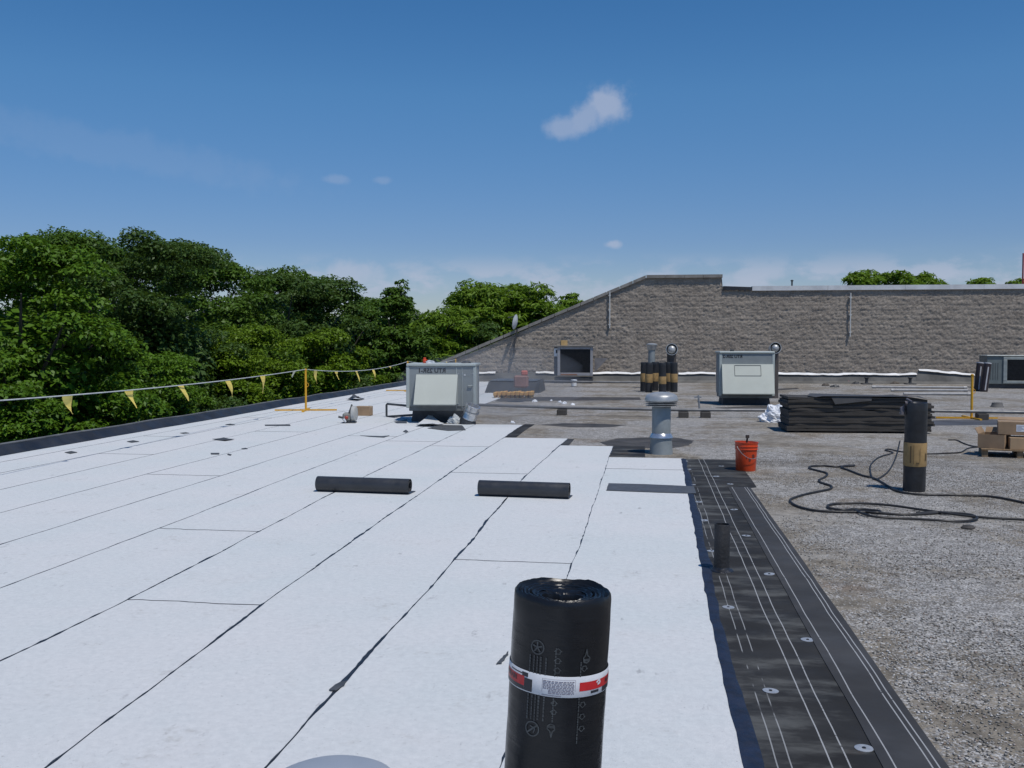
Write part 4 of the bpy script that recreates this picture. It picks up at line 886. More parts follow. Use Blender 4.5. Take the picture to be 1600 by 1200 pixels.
hand(U(914, 1025), ZR(1025), 0.014, False); hand(U(862, 1130), ZR(1130), 0.014, True)
obj('print', prt, M_PRINT, front)['kind'] = 'stuff'
# label band
rl = RR + 0.0016; M_LAB = mat('label_paper', (0.62, 0.63, 0.66), 0.42, 0, 0.06, 20); lb = MB(); zb0, zb1 = ZR(1083), ZR(1052)
lb.lathe([(rl, zb0), (rl + 0.0008, zb0 + 0.001), (rl + 0.0008, zb1 - 0.001), (rl, zb1)], 96, cap0=False, cap1=False); lab = obj('label_band', lb, M_LAB, front, smooth=True)
rq = rl + 0.0014; hb = zb1 - zb0
M_RED = mat('label_red', (0.52, 0.018, 0.022), 0.4, 0, 0.08, 20); M_LBK = mat('label_black', (0.02, 0.022, 0.03), 0.4); M_LTX = mat('label_text', (0.16, 0.14, 0.18), 0.5)
def lab_part(name, rects, m, r=rq):
    if name == 'small_print':
        mb = MB()
        for a, b, c_, d_ in rects: cyl_patch(mb, a, b, zb0 + hb * c_, zb0 + hb * d_, r)
        obj(name, mb, m, lab)['kind'] = 'stuff'; return
    for a, b, c_, d_ in rects:
        mb = MB(); cyl_patch(mb, a, b, zb0 + hb * c_, zb0 + hb * d_, r); obj(name, mb, m, lab)
um = RR * math.pi / 2
lab_part('red_block', [(-um * 1.02, -um * 0.46, 0.26, 0.72), (um * 0.27, um * 1.05, 0.30, 0.72)], M_RED)
lab_part('black_block', [(-um * 1.02, -um * 0.46, 0.06, 0.252), (-um * 0.458, -um * 0.335, 0.06, 0.66), (um * 0.66, um * 1.05, 0.05, 0.292)], M_LBK)
ltx = []
for k in range(9):                                     # fine print, greeked because it cannot be read in the photograph
    u = -um * 0.19 if k > 2 else -um * 0.12
    while u < um * 0.19:
        l = rnd.uniform(0.003, 0.011); ltx.append((u, min(u + l, um * 0.20), 0.16 + 0.072 * k, 0.16 + 0.072 * k + 0.034)); u += l + 0.0016
ltx += [(-um * 0.2, um * 0.215, 0.845, 0.855), (-um * 0.2, -um * 0.197, 0.2, 0.845), (um * 0.212, um * 0.215, 0.3, 0.845), (-um * 0.2, um * 0.04, 0.06, 0.085)]
lab_part('small_print', ltx, M_LTX)
lab_part('dark_mark', [(-um * 0.75, -um * 0.50, 0.80, 0.86), (-um * 0.50, -um * 0.40, 0.72, 0.92), (um * 0.44, um * 0.58, 0.13, 0.25)], M_LBK)
# brand-like lettering on the red fields: dark letter strokes, unreadable in the photograph
for base_u in (-um * 0.96, um * 0.74):
    lt = MB()
    for k in range(5):
        u = base_u + k * um * 0.075; z0_, z1_ = zb0 + hb * 0.40, zb0 + hb * 0.64
        if k % 2: cyl_poly(lt, [(u, z0_), (u + 0.006, z1_), (u + 0.012, z0_)], 0.003, rq + 0.0007)
        else: cyl_poly(lt, [(u, z0_), (u, z1_), (u + 0.010, z0_), (u + 0.010, z1_)], 0.003, rq + 0.0007)
    obj('label_lettering', lt, M_LBK, lab)['kind'] = 'stuff'
mb = MB(); cyl_poly(mb, [(um * 0.53, zb0 + hb * 0.6), (um * 0.58, zb0 + hb * 0.72), (um * 0.60, zb0 + hb * 0.55), (um * 0.55, zb0 + hb * 0.5)], 0.005, rq + 0.0007); obj('white_mark', mb, M_LAB, lab)

# ------------------------------------------------------------------ rolled offcuts lying on the white sheets
M_OFF = mat('charcoal_membrane', (0.030, 0.032, 0.037), 0.42, 0, 0.2, 4, 0.2, 30)
def loose_roll(label, a, b, seed):
    L = (b - a).length; ang = math.atan2(b.y - a.y, b.x - a.x); t = thing('rolled_offcut', label, 'roll', (a.x, a.y, 0.0065), ang, 'rolled offcuts on the white membrane')
    mb = MB(); pr = []
    turns = 1.75; k = 44; r0 = 0.090
    for i in range(k + 1):                              # spiral seen from the end, then the tail on the roof
        th_ = -math.pi / 2 - 2 * math.pi * turns * (1 - i / k); r_ = r0 * (0.55 + 0.45 * i / k)
        pr.append((r_ * math.cos(th_) * 0.95, r0 + r_ * math.sin(th_) + 0.0))
    pr = [(y, z) for y, z in pr]; pr += [(0.05, 0.002), (0.12, 0.001), (0.19, 0.003)]
    n_ = len(pr); V = []; Fc = []
    def nrm(i):
        p0, p1 = pr[max(i - 1, 0)], pr[min(i + 1, n_ - 1)]; d = math.hypot(p1[0] - p0[0], p1[1] - p0[1]) + 1e-9; return (-(p1[1] - p0[1]) / d, (p1[0] - p0[0]) / d)
    xs_ = [0, L * 0.02, L * 0.25, L * 0.5, L * 0.75, L * 0.98, L]
    for x in xs_:
        for i, (y, z) in enumerate(pr):
            ny, nz_ = nrm(i); w_ = 0.004 * vnoise1(x * 3 + i * 0.2, seed); V += [(x, y + w_, z), (x, y + ny * 0.005 + w_, z + nz_ * 0.005)]
    s_ = n_ * 2
    for a_ in range(len(xs_) - 1):
        for i in range(n_ - 1):
            o_ = a_ * s_ + i * 2; Fc += [(o_, o_ + 2, o_ + s_ + 2, o_ + s_), (o_ + 1, o_ + s_ + 1, o_ + s_ + 3, o_ + 3)]
    for a_ in (0, len(xs_) - 1):
        for i in range(n_ - 1): o_ = a_ * s_ + i * 2; Fc.append((o_, o_ + 1, o_ + 3, o_ + 2))
    mb.add(V, Fc); me_o = obj('coil', mb, M_OFF, t, smooth=True)
    return t
loose_roll('left one of two dark rolled offcuts lying across the white sheets', G(497, 768), G(641, 773), 3)
loose_roll('right one of two dark rolled offcuts lying across the white sheets', G(749, 775), G(890, 780), 4)
# flat dark strip crossing from the white sheet to the base sheet
def flat_piece(name, label, cat, pts, z, m, group=None, th=0.004, curl=0.0, seed=0):
    P = [G(*q) for q in pts]; c = sum(P, Vector()) / len(P); out = []
    k = len(P)
    for i in range(k):
        for t in range(4):
            q = P[i].lerp(P[(i + 1) % k], t / 4.0) - c; out.append((q.x + 0.004 * vnoise1(i * 4 + t + seed, seed + 1), q.y + 0.004 * vnoise1(i * 4 + t + 9, seed + 2)))
    n_ = len(out); mb = MB(); V = [(x, y, (curl * (x * x + y * y) * 2 if curl else 0)) for x, y in out]; V2 = [(x, y, z_ + th) for x, y, z_ in V]
    mb.add(V + V2, [tuple(reversed(range(n_))), tuple(range(n_, 2 * n_))] + [(i, (i + 1) % n_, (i + 1) % n_ + n_, i + n_) for i in range(n_)])
    return tag(obj(name, mb, m, loc=(c.x, c.y, z)), label, cat, group)
flat_piece('membrane_strip', 'long dark strip laid from the last white sheet onto the base sheet', 'strip', [(951, 757), (1010, 758.5), (1084, 762), (1088, 773), (1010, 770.5), (947, 768)], 0.0125, mat('strip_grey', (0.075, 0.08, 0.09), 0.6, 0, 0.15, 6))
M_SCRAP = mat('scrap_grey', (0.062, 0.066, 0.072), 0.6, 0, 0.25, 8)
SC = 'dark membrane scraps on the white sheets'
for i, (pts, lab) in enumerate([
  ([(101, 708), (112, 706), (121, 708), (110, 710)], 'small dark scrap nearest the left edge of the white roof'),
  ([(198, 691), (208, 689), (218, 691), (206, 692.5)], 'small dark triangular scrap second from the left below the kerb'),
  ([(281, 677.5), (290, 676.5), (296, 677.5), (287, 678.5)], 'thin dark sliver near the kerb between two end laps'),
  ([(352, 664), (360, 663), (368, 664.3), (358, 665.3)], 'small dark sliver by the kerb under the last yellow pennants'),
  ([(332, 688), (350, 686), (366, 688), (352, 690)], 'larger dark diamond-shaped scrap left of centre on the white roof'),
  ([(414, 664.5), (453, 664), (454, 666.2), (414, 666)], 'narrow dark bar-shaped scrap below the yellow post'),
  ([(541, 625.5), (552, 623), (570, 624.5), (560, 627)], 'dark triangular scrap on the white roof beyond the cardboard box'),
  ([(329, 709), (343, 709), (342, 711), (330, 711)], 'tiny dark rectangle lying on the white sheets'),
  ([(356, 710), (362, 711.3), (360, 713), (355, 711.5)], 'tiny dark chip right of the tiny dark rectangle'),
  ([(668, 670), (690, 665), (722, 665.5), (728, 673), (700, 674)], 'wide dark offcut at the foot of the first rooftop unit'),
  ([(616, 660), (636, 656), (636, 662), (620, 662)], 'dark wedge drawn as the shadow left of the first rooftop unit'),  # flat dark piece standing in for the unit's cast shadow
  ([(562, 681.5), (596, 682.5), (609, 681.5), (600, 684.5), (580, 683.3)], 'long thin dark wedge scrap between the yellow post and the rolled offcuts'),
  ([(377, 702), (384, 701), (387, 702.3), (380, 703)], 'tiny dark speck of membrane on the middle sheets'),
  ([(630, 675), (634, 672.5), (638, 675), (634, 677)], 'small dark pebble-like scrap on the seam before the first rooftop unit'),
  ([(513, 1082), (528, 1071), (541, 1068), (538, 1074), (524, 1083)], 'torn black bitumen tab on the seam left of the foreground roll'),
  ([(776, 1041), (785, 1031), (795, 1021), (793, 1028), (783, 1040)], 'thin black sliver on the white sheet left of the wrapped roll')]):
    flat_piece('membrane_scrap', lab, 'scrap', pts, 0.0105, M_SCRAP, SC, seed=i * 3, curl=0.15 if i in (4, 6) else 0)
p_ = G(668, 662); 
flat_piece('membrane_offcut', 'pale lifted membrane flap before the first rooftop unit', 'offcut', [(655, 664), (672, 658.5), (694, 664), (676, 668), (650, 667)], 0.011, M_WHITE, curl=0.10)

# ------------------------------------------------------------------ stub pipe, bucket
p_ = G(1127, 892); mp_ = M(892); t = thing('stub_pipe', 'short black stub pipe standing on the edge of the base sheet', 'pipe', (p_.x, p_.y, 0.004), rot=(0, R(0.8), 0))
r_ = 12.3 * mp_; h_ = 73 * mp_; mb = MB(); mb.lathe([(r_, 0.0), (r_, h_ - 0.004), (r_ * 0.96, h_), (r_ * 0.86, h_), (r_ * 0.84, h_ - 0.12)], 32, jit=lambda i, a: 0.0012 * vnoise1(a * 3 + i, 3)); obj('pipe', mb, mat('cast_black', (0.02, 0.02, 0.022), 0.65, 0, 0.3, 8, 0.5, 40), t, smooth=True)
mb = MB(); mb.lathe([(r_ * 1.6, 0), (r_ * 1.55, 0.006), (r_ * 1.08, 0.016), (r_ * 0.98, 0.03)], 32, jit=lambda i, a: (0.008 if i < 2 else 0) * vnoise1(a * 2.5, 9), cap1=False); obj('flange', mb, M_BIT, t, smooth=True)
p_ = G(1165, 735); mb_ = M(735); bk = thing('bucket', 'orange plastic bucket with a dark stick in it beside the base sheet', 'bucket', (p_.x, p_.y, 0), rot=(0, R(1.5), 0.4))
r1_, r2_, hb_ = 15.3 * mb_, 17.2 * mb_, 45 * mb_
M_OR = mat('orange_plastic', (0.62, 0.060, 0.012), 0.38, 0, 0.08, 5, 0, 40, 0.35, (0.30, 0.05, 0.02))
prof_ = [(r1_ * 0.97, 0), (r1_, 0.008), (r1_ + (r2_ - r1_) * 0.75, hb_ * 0.74), (r2_ * 1.04, hb_ * 0.745), (r2_ * 1.04, hb_ * 0.765), (r2_, hb_ * 0.77), (r2_ * 1.0, hb_ * 0.84), (r2_ * 1.05, hb_ * 0.845), (r2_ * 1.05, hb_ * 0.865), (r2_ * 1.01, hb_ * 0.87), (r2_ * 1.02, hb_ * 0.97), (r2_ * 1.06, hb_ * 0.975), (r2_ * 1.06, hb_), (r2_ * 0.97, hb_), (r1_ * 0.92, 0.03)]
mb = MB(); mb.lathe(prof_, 40); obj('shell', mb, M_OR, bk, smooth=True)
mb = MB(); mb.tube([(r2_ * 1.05 * math.cos(a), r2_ * 1.05 * math.sin(a) - 0.02, hb_ * 0.85 - 0.15 * math.sin(t_)) for a, t_ in [(-math.pi * (0.02 + 0.96 * i / 14), math.pi * i / 14) for i in range(15)]], 0.0035, 6); obj('handle', mb, M_GREYM, bk)
mb = MB(); mb.tube([(0.0, 0.05, 0.04), (0.0, -0.02, hb_ + 0.07)], 0.013, 6); mb.box(-0.02, 0.02, -0.035, -0.005, hb_ + 0.05, hb_ + 0.09); obj('stick', mb, mat('dark_wood', (0.04, 0.03, 0.025), 0.7), bk)
mb = MB()
for cu_, cz_, s_ in ((0.25, 0.40, 0.022), (-0.05, 0.46, 0.012), (0.62, 0.52, 0.03)):
    V = []; rr_ = r1_ + (r2_ - r1_) * 0.75 * cz_ / 0.74 + 0.0015
    for i in range(10):
        a = -math.pi / 2 - 0.4 + cu_ + (s_ * math.cos(i * 0.628) * (0.8 + 0.3 * vnoise1(i * 1.3, 3))) / rr_; V.append((rr_ * math.cos(a), rr_ * math.sin(a), cz_ * hb_ + s_ * math.sin(i * 0.628)))
    mb.add(V, [tuple(range(10))])
obj('tar_spot', mb, mat('tar_spot', (0.13, 0.022, 0.012), 0.6), bk)

# ------------------------------------------------------------------ stack of dark boards
Pl, Pr = G(1230, 676), G(1458, 678); ms = M(676); L_ = (Pr - Pl).length; ang = math.atan2(Pr.y - Pl.y, Pr.x - Pl.x)
sk = thing('board_stack', 'wide stack of dark brown-black roofing boards on the gravel', 'stack', (Pl.x, Pl.y, 0), ang)
M_BOARD = mat('dark_board', (0.055, 0.049, 0.043), 0.85, 0, 0.3, 2.5, 0.4, 40, stretch=(0.4, 1, 8)); z = 0.02; rs_ = random.Random(4)
mb = MB()
for k in range(4):
    mb = MB(); mb.box(0.15 + k * (L_ - 0.4) / 3, 0.25 + k * (L_ - 0.4) / 3, 0.06, 0.95, 0.0, 0.035); obj('bearer', mb, MATS['dark_wood'], sk)

z = 0.036; hstack = 56 * ms; nb = 13; tb = (hstack - z) / nb
for k in range(nb):
    x0_ = rs_.uniform(-0.02, 0.04) + (0.035 if k in (3, 4, 8) else 0); x1_ = L_ + rs_.uniform(-0.04, 0.05) - (0.0 if k < nb - 2 else 0.12); y0_ = rs_.uniform(-0.015, 0.02)
    if k >= nb - 3: x0_ -= 0.02
    segs_ = 14; V = []; Fc = []; sag = 0.012 * (1 if k > 6 else 0.4)
    for i in range(segs_ + 1):
        x = x0_ + (x1_ - x0_) * i / segs_; zz_ = z + sag * vnoise1(i * 0.5 + k * 3, 17) - (0.05 * max(0, (i - segs_ + 2)) / 2 if k == nb - 1 else 0); yy = y0_ + 0.008 * vnoise1(i * 1.1 + k, 18)
        V += [(x, yy, zz_), (x, yy - 0.002, zz_ + tb * 0.92), (x, 0.98, zz_ + tb * 0.92), (x, 0.98, zz_)]
    for i in range(segs_): a = i * 4; b = a + 4; Fc += [(a, a + 1, b + 1, b), (a + 1, a + 2, b + 2, b + 1), (a + 2, a + 3, b + 3, b + 2), (a + 3, a, b, b + 3)]
    Fc += [(0, 3, 2, 1), (segs_ * 4, segs_ * 4 + 1, segs_ * 4 + 2, segs_ * 4 + 3)]
    mb = MB(); mb.add(V, Fc); obj('board', mb, M_BOARD, sk); z += tb
mb = MB(); mb.add([(0.5, -0.03, z), (0.62, -0.05, z + 0.02), (L_ - 0.35, -0.06, z + 0.02), (L_ - 0.1, -0.04, z - 0.03), (L_ - 0.05, 0.7, z - 0.01), (0.55, 0.8, z + 0.03), (0.4, 0.2, z + 0.012)], [(0, 1, 6), (1, 2, 5, 6), (2, 3, 4, 5)])
mb.add([(0.78, -0.035, z), (1.5, -0.035, z), (1.5, -0.045, z - 0.06), (0.85, -0.045, z - 0.13)], [(0, 1, 2, 3)])
obj('top_sheet', mb, mat('top_sheet_grey', (0.06, 0.06, 0.062), 0.7, 0, 0.2, 4), sk)
p_ = G(1213, 659); crumple('plastic_bag', 'crumpled white plastic bag at the left end of the board stack', 'bag', (p_.x, p_.y, 0), 27 * M(659), 0.3, 25 * M(659), M_BAG, 14, 22)

# ------------------------------------------------------------------ pallet with cartons
m5 = M(716); p_ = G(1588, 716)
M_WOOD = mat('pallet_wood', (0.22, 0.15, 0.085), 0.85, 0, 0.25, 6, 0.3, 20, stretch=(6, 1, 1))
pl = thing('pallet', 'small wooden pallet under the cartons at the right edge', 'pallet', (p_.x, p_.y, 0), R(-14))
for k in range(5):
    mb = MB(); mb.box(-0.46, 0.55, -0.02 + k * 0.17, 0.10 + k * 0.17, 0.10, 0.12); obj('deck_board', mb, M_WOOD, pl)
for k in range(3):
    mb = MB(); mb.box(-0.45 + k * 0.46, -0.37 + k * 0.46, 0.0, 0.78, 0.0, 0.099); obj('runner', mb, M_WOOD, pl)
Rm = Matrix.Rotation(R(-14), 3, 'Z')
def onp(x, y, z): v = Rm @ Vector((x, y, z)); return (p_.x + v.x, p_.y + v.y, z)
carton('cardboard_box', 'open shallow carton with raised flaps at the left of the pallet', onp(-0.27, 0.30, 0.121), R(-30), 0.36, 0.42, 0.20, [('l', -60, 0.1), ('b', -50, 0.1)], True, m=M_CARD2)
carton('cardboard_box', 'low plain carton at the front of the pallet below the labelled one', onp(0.04, 0.22, 0.121), R(-8), 0.28, 0.34, 0.17)
carton('cardboard_box', 'upper carton with white sticker on top of the pallet pile', onp(-0.03, 0.30, 0.325), R(-16), 0.40, 0.34, 0.19, [('b', -12, 0.16)], False, m=M_CARD2, sticker=(0.04, 0.17, 0.05, 0.15))
carton('cardboard_box', 'tall open carton on the pallet cut by the right picture edge', onp(0.32, 0.28, 0.121), R(-20), 0.34, 0.36, 0.26, [('l', 20, 0.15), ('f', 65, 0.12)], True)
# carton and saw on the white roof
p_ = G(567, 650); carton('cardboard_box', 'plain cardboard box alone on the white sheets behind the saw', (p_.x, p_.y + 0.1, 0.0065), R(-4), 23 * M(650), 0.25, 14.5 * M(650), m=mat('box_brown', (0.30, 0.20, 0.12), 0.85))
p_ = G(549, 661); q = M(661); sw = thing('cutoff_saw', 'grey cut-off saw with red cap standing on the white sheets', 'saw', (p_.x, p_.y, 0.0065), R(10))
wm = Matrix.Translation((0.06, 0, 0.19)) @ Matrix.Rotation(R(90), 4, 'Y') @ Matrix.Rotation(R(8), 4, 'X')
mb = MB(); mb.lathe([(0.14, -0.05), (0.16, -0.035), (0.16, 0.03), (0.14, 0.045), (0.05, 0.05)], 32, mtx=wm); obj('wheel_guard', mb, mat('saw_grey', (0.42, 0.42, 0.40), 0.5), sw, smooth=True)
mb = MB(); mb.bbox(-0.17, -0.0, -0.13, 0.13, 0.04, 0.21, 0.03); obj('engine', mb, mat('saw_body', (0.22, 0.22, 0.20), 0.5), sw, smooth=False)
mb = MB(); mb.lathe([(0.034, 0), (0.036, 0.03), (0.02, 0.04)], 16, mtx=Matrix.Translation((-0.08, -0.13, 0.12)) @ Matrix.Rotation(R(90), 4, 'X')); obj('red_cap', mb, mat('saw_red', (0.36, 0.05, 0.03), 0.4), sw)
mb = MB(); mb.tube([(-0.02, 0.1, 0.2), (0.0, 0.08, 0.33), (0.01, 0.0, 0.37), (0.0, -0.06, 0.31), (-0.04, -0.1, 0.2)], 0.018, 8); mb.tube([(-0.15, -0.02, 0.1), (-0.26, -0.05, 0.13)], 0.022, 8); obj('handle', mb, M_DKM, sw)
mb = MB(); mb.box(-0.16, 0.1, -0.14, 0.14, 0.0, 0.02); mb.box(-0.14, -0.1, -0.13, 0.13, 0.021, 0.05); mb.box(-0.05, -0.01, -0.13, 0.13, 0.021, 0.05); obj('foot_plate', mb, M_DKM, sw)
mb = MB(); mb.tube([(-0.10, -0.15, 0.03), (-0.13, -0.18, 0.09)], 0.02, 8); obj('pale_knob', mb, M_BAG, sw)

# ------------------------------------------------------------------ low curb with jug, timber, debris
p0, p1 = G(757, 614), G(838, 615); m6 = M(614)
lc = thing('roof_curb', 'low wide black-flashed curb beyond the first rooftop unit', 'curb', (p0.x, p0.y, 0))
Lc = (p1 - p0).length; hc = 17 * m6
mb = MB(); mb.add([(0.0, 0, 0), (Lc - 0.1, 0, 0), (Lc + 0.05, 0.2, 0), (Lc + 0.05, 2.2, 0), (0.0, 2.2, 0), (0.12, 0.12, hc), (Lc, 0.12, hc), (Lc + 0.06, 0.25, hc + 0.02), (Lc, 2.1, hc + 0.03), (0.12, 2.1, hc + 0.03)], [(0, 1, 6, 5), (1, 2, 7, 6), (2, 3, 8, 7), (3, 4, 9, 8), (4, 0, 5, 9), (5, 6, 7, 8, 9)]); obj('flashing', mb, M_CURB, lc)
mb = MB(); mb.box(0.15, Lc - 0.05, 0.14, 2.0, hc + 0.031, hc + 0.05); obj('lid', mb, mat('curb_lid', (0.10, 0.105, 0.11), 0.35, 0.2, 0.5, 7, 0.8, 9), lc)
p_ = G(813, 606, hc + 0.05); jr = thing('gas_can', 'faded red and brown can on the low black curb', 'can', (p_.x, p_.y - 0.1 + 0.3, hc + 0.05))
mb = MB(); mb.bbox(-0.2, 0.2, -0.12, 0.12, 0, 0.34, 0.04); obj('can_body', mb, mat('faded_brown', (0.24, 0.13, 0.11), 0.7), jr)
mb = MB(); mb.bbox(0.0, 0.18, -0.08, 0.08, 0.341, 0.48, 0.03); obj('red_cap', mb, mat('faded_red', (0.45, 0.11, 0.08), 0.6), jr)
p_ = G(824, 603); tag(obj('paper_cup', MB().lathe([(0.06, 0), (0.08, 0.2), (0.085, 0.21), (0.07, 0.2)], 14), M_BAG, loc=(p_.x, p_.y, 0.0)), 'small white cup beside the low black curb', 'cup')
ORD = ['first', 'second', 'third', 'fourth', 'fifth', 'sixth', 'seventh', 'eighth', 'ninth']
M_TIMB = mat('orange_timber', (0.50, 0.28, 0.08), 0.8, 0, 0.25, 4)
for i in range(9):
    p_ = G(773 + i * 6.9, 622); mb = MB(); mb.bbox(-0.05, 0.05, 0.0, 0.6, 0.07, 0.17 + 0.012 * (i % 3), 0.012); mb.box(-0.03, 0.03, 0.03, 0.55, 0.0, 0.069)
    tag(obj('timber_block', mb, M_TIMB, loc=(p_.x, p_.y, 0), rot=(0, 0, R(random.uniform(-3, 3)))), ORD[i] + ' from the left in the row of nine orange timber blocks', 'timber', 'row of orange timber blocks')
for i, (px, py, s) in enumerate([(835, 628, 0.075), (875, 629, 0.065), (882, 631, 0.07), (895, 633, 0.06), (861, 626.5, 0.04), (801, 661, 0.05)]):
    p_ = G(px, py); o = crumple('paper_scrap', ('leftmost crumpled white scrap, below the orange timbers', 'white scrap left in the close pair on the old roof', 'white scrap right in the close pair on the old roof', 'rightmost white scrap of the litter on the old roof', 'smallest white speck among the litter on the old roof', 'white scrap by the end of the white sheets beside the flue')[i], 'litter', (p_.x, p_.y, 0), s, s * 0.7, s * 0.9, M_BAG, 30 + i, 6, 'white litter on the old roof')
# orange jug and rag on top of unit 1
ztop1 = 92 * m1; zrow = lambda px, dy: Vector((c1.x + (px - 690) * m1, c1.y + dy, ztop1))
v_ = zrow(656, 0.45); jg = thing('orange_jug', 'small orange jug standing on top of the first rooftop unit', 'jug', v_)
mb = MB(); mb.lathe([(0.036, 0), (0.04, 0.01), (0.04, 0.07), (0.03, 0.09), (0.033, 0.10), (0.033, 0.115), (0.02, 0.12)], 16); obj('jug_body', mb, M_OR, jg, smooth=True); mb = MB(); mb.tube([(0.037, 0, 0.075), (0.062, 0, 0.065), (0.06, 0, 0.03), (0.038, 0, 0.02)], 0.007, 6); obj('handle', mb, M_OR, jg)
crumple('rag', 'crumpled pale rag on top of the first rooftop unit', 'rag', zrow(666, 0.45), 0.12, 0.08, 0.06, mat('rag_grey', (0.45, 0.48, 0.52), 0.8), 44, 8)
crumple('tarp', 'small folded dark tarp on the right of the first unit top', 'tarp', zrow(722, 0.5), 0.11, 0.1, 0.05, M_DKM, 45, 8)

# ------------------------------------------------------------------ gas pipes on blocks
M_PIPE = mat('gas_pipe', (0.20, 0.20, 0.20), 0.5, 0.4, 0.2, 3)
zp = 0.17; pts = [G(745, 632.5, zp), G(878, 637, zp), G(1068, 640.5, zp), G(1225, 641, zp), G(1460, 642, zp), G(1640, 645, zp)]
mb = MB(); mb.tube(pts, 0.035, 10); gp = thing('gas_pipe', 'long thin grey pipe on blocks crossing the old roof', 'pipe'); obj('pipe', mb, M_PIPE, gp, smooth=True)
for px, i, t_ in ((878, 1, 0), (1068, 2, 0), (1103, 2, 0.22), (1537, 4, 0.42)):
    a = pts[i].lerp(pts[min(i + 1, 5)], t_); mb = MB(); mb.bbox(a.x - 0.11, a.x + 0.11, a.y - 0.12, a.y + 0.12, 0, 0.13, 0.01); obj('support_block', mb, mat('block_dark', (0.06, 0.055, 0.05), 0.85), gp)
a = pts[2].lerp(pts[3], 0.16); mb = MB(); mb.tube([(a.x, a.y, zp), (a.x - 0.03, a.y, 0.5)], 0.02, 8); mb.box(a.x - 0.12, a.x + 0.04, a.y - 0.015, a.y + 0.015, 0.44, 0.47); obj('valve', mb, M_GREYM, gp)
mb = MB(); mb.tube([G(832, 595, 0.2), G(900, 596.5, 0.2), G(1003, 597.5, 0.2)], 0.04, 8); g2 = thing('gas_pipe', 'short thin grey pipe in front of the condenser by the wall', 'pipe'); obj('pipe', mb, M_PIPE, g2)
a = G(897, 598, 0.15); mb = MB(); mb.lathe([(0.06, 0), (0.10, 0.03), (0.10, 0.22), (0.12, 0.23), (0.12, 0.27), (0.05, 0.28)], 12, (a.x, a.y - 0.08, 0.0)); obj('white_fitting', mb, M_BAG, g2)
for k, (pa, pb, lab) in enumerate([((1365, 604.5), (1508, 605.5), 'farthest of three pale pipes lying on the gravel by the wall'), ((1395, 609.5), (1509, 609.8), 'middle one of three pale pipes lying on the gravel by the wall'), ((1415, 615.3), (1514, 615.6), 'nearest of three pale pipes lying on the gravel by the wall')]):
    mb = MB(); A, B = G(*pa, 0.05), G(*pb, 0.05); mb.tube([A, A.lerp(B, 0.5), B], 0.04, 10)
    for e_ in (A, B): mb.lathe([(0.05, -0.06), (0.05, 0.06)], 10, e_, mtx=Matrix.Rotation(R(90), 4, 'Y'))
    tag(obj('loose_pipe', mb, mat('dull_conduit', (0.33, 0.33, 0.33), 0.6, 0.1)), lab, 'pipe')
for px, lab in ((1354, 'left one of two small black pedestals before the block wall'), (1422, 'right one of two small black pedestals before the block wall')):
    p_ = G(px, 600.5); t = thing('pipe_pedestal', lab, 'pedestal', (p_.x, p_.y, 0)); mb = MB(); mb.bbox(-0.2, 0.2, -0.2, 0.2, 0, 0.05, 0.01); obj('foot', mb, M_DKM, t); mb = MB(); mb.lathe([(0.07, 0.05), (0.06, 0.1), (0.06, 0.22), (0.1, 0.25), (0.1, 0.28)], 12); obj('post', mb, M_DKM, t)
for px, py, lab, m in ((1324, 599, 'pink rag on the gravel near the wall', mat('pink_rag', (0.55, 0.16, 0.2), 0.8)), (1337, 600, 'dark rag beside the pink rag near the wall', M_DKM), (1270, 596.5, 'yellow-green rag on the gravel by the wall foot', mat('yg_rag', (0.25, 0.24, 0.05), 0.8)), (1305, 605, 'dark flat lump on the gravel before the wall', M_DKM), (1398, 600, 'brown lump between the two black pedestals', mat('brown_lump', (0.1, 0.085, 0.07), 0.9)), (1290, 603, 'dark brown lump left of the pink rag', mat('brown_lump', (0.1, 0.085, 0.07), 0.9))):
    p_ = G(px, py); crumple('rag', lab, 'rag', (p_.x, p_.y, 0), 0.16, 0.12, 0.1, m, int(px), 7)
p_ = G(1558, 636); t = thing('roof_drain', 'low dark dome drain on the gravel below the right condenser', 'drain', (p_.x, p_.y, 0)); q = M(636)
mb = MB(); mb.lathe([(10 * q, 0), (10 * q, 0.015), (8.6 * q, 0.04), (7.6 * q, 0.11), (6.5 * q, 0.12)], 20); obj('dome', mb, mat('drain_iron', (0.12, 0.115, 0.11), 0.8, 0.1), t, smooth=True)
p_ = G(1512, 826); tag(obj('tar_lump', MB().lathe([(0.05, 0), (0.055, 0.012), (0.035, 0.03), (0.01, 0.034)], 10, jit=lambda i, a: 0.012 * vnoise1(a * 2, 4)), M_TAR, loc=(p_.x, p_.y, 0)), 'small dark tar lump on the gravel below the hoses', 'lump')

# ------------------------------------------------------------------ warning line posts and pennants
M_YEL = mat('yellow_paint', (0.62, 0.33, 0.02), 0.45, 0, 0.1, 6, 0, 40, 0.2, (0.3, 0.2, 0.05))
def post(label, base, h, rz, zb=0.006):
    t = thing('warning_post', label, 'post', (base.x, base.y, zb), rz, 'yellow warning line posts')
    mb = MB(); mb.tube([(0, 0, 0.03), (0, 0, h)], 0.027, 10); mb.lathe([(0.03, h - 0.04), (0.034, h - 0.03), (0.034, h), (0.01, h + 0.012)], 10); obj('upright', mb, M_YEL, t, smooth=True)
    mb = MB(); mb.box(-0.75, 0.75, -0.025, 0.025, 0.0, 0.035); mb.box(-0.025, 0.025, -0.6, -0.026, 0.0, 0.034); mb.box(-0.025, 0.025, 0.026, 0.6, 0.0, 0.034); obj('cross_base', mb, M_YEL, t)
    mb = MB(); mb.tube([(0.027 + 0.04 * math.sin(a), 0, h * 0.62 + 0.05 * math.cos(a)) for a in [math.pi * i / 8 for i in range(9)]], 0.007, 6); obj('hook', mb, M_YEL, t)
    return t
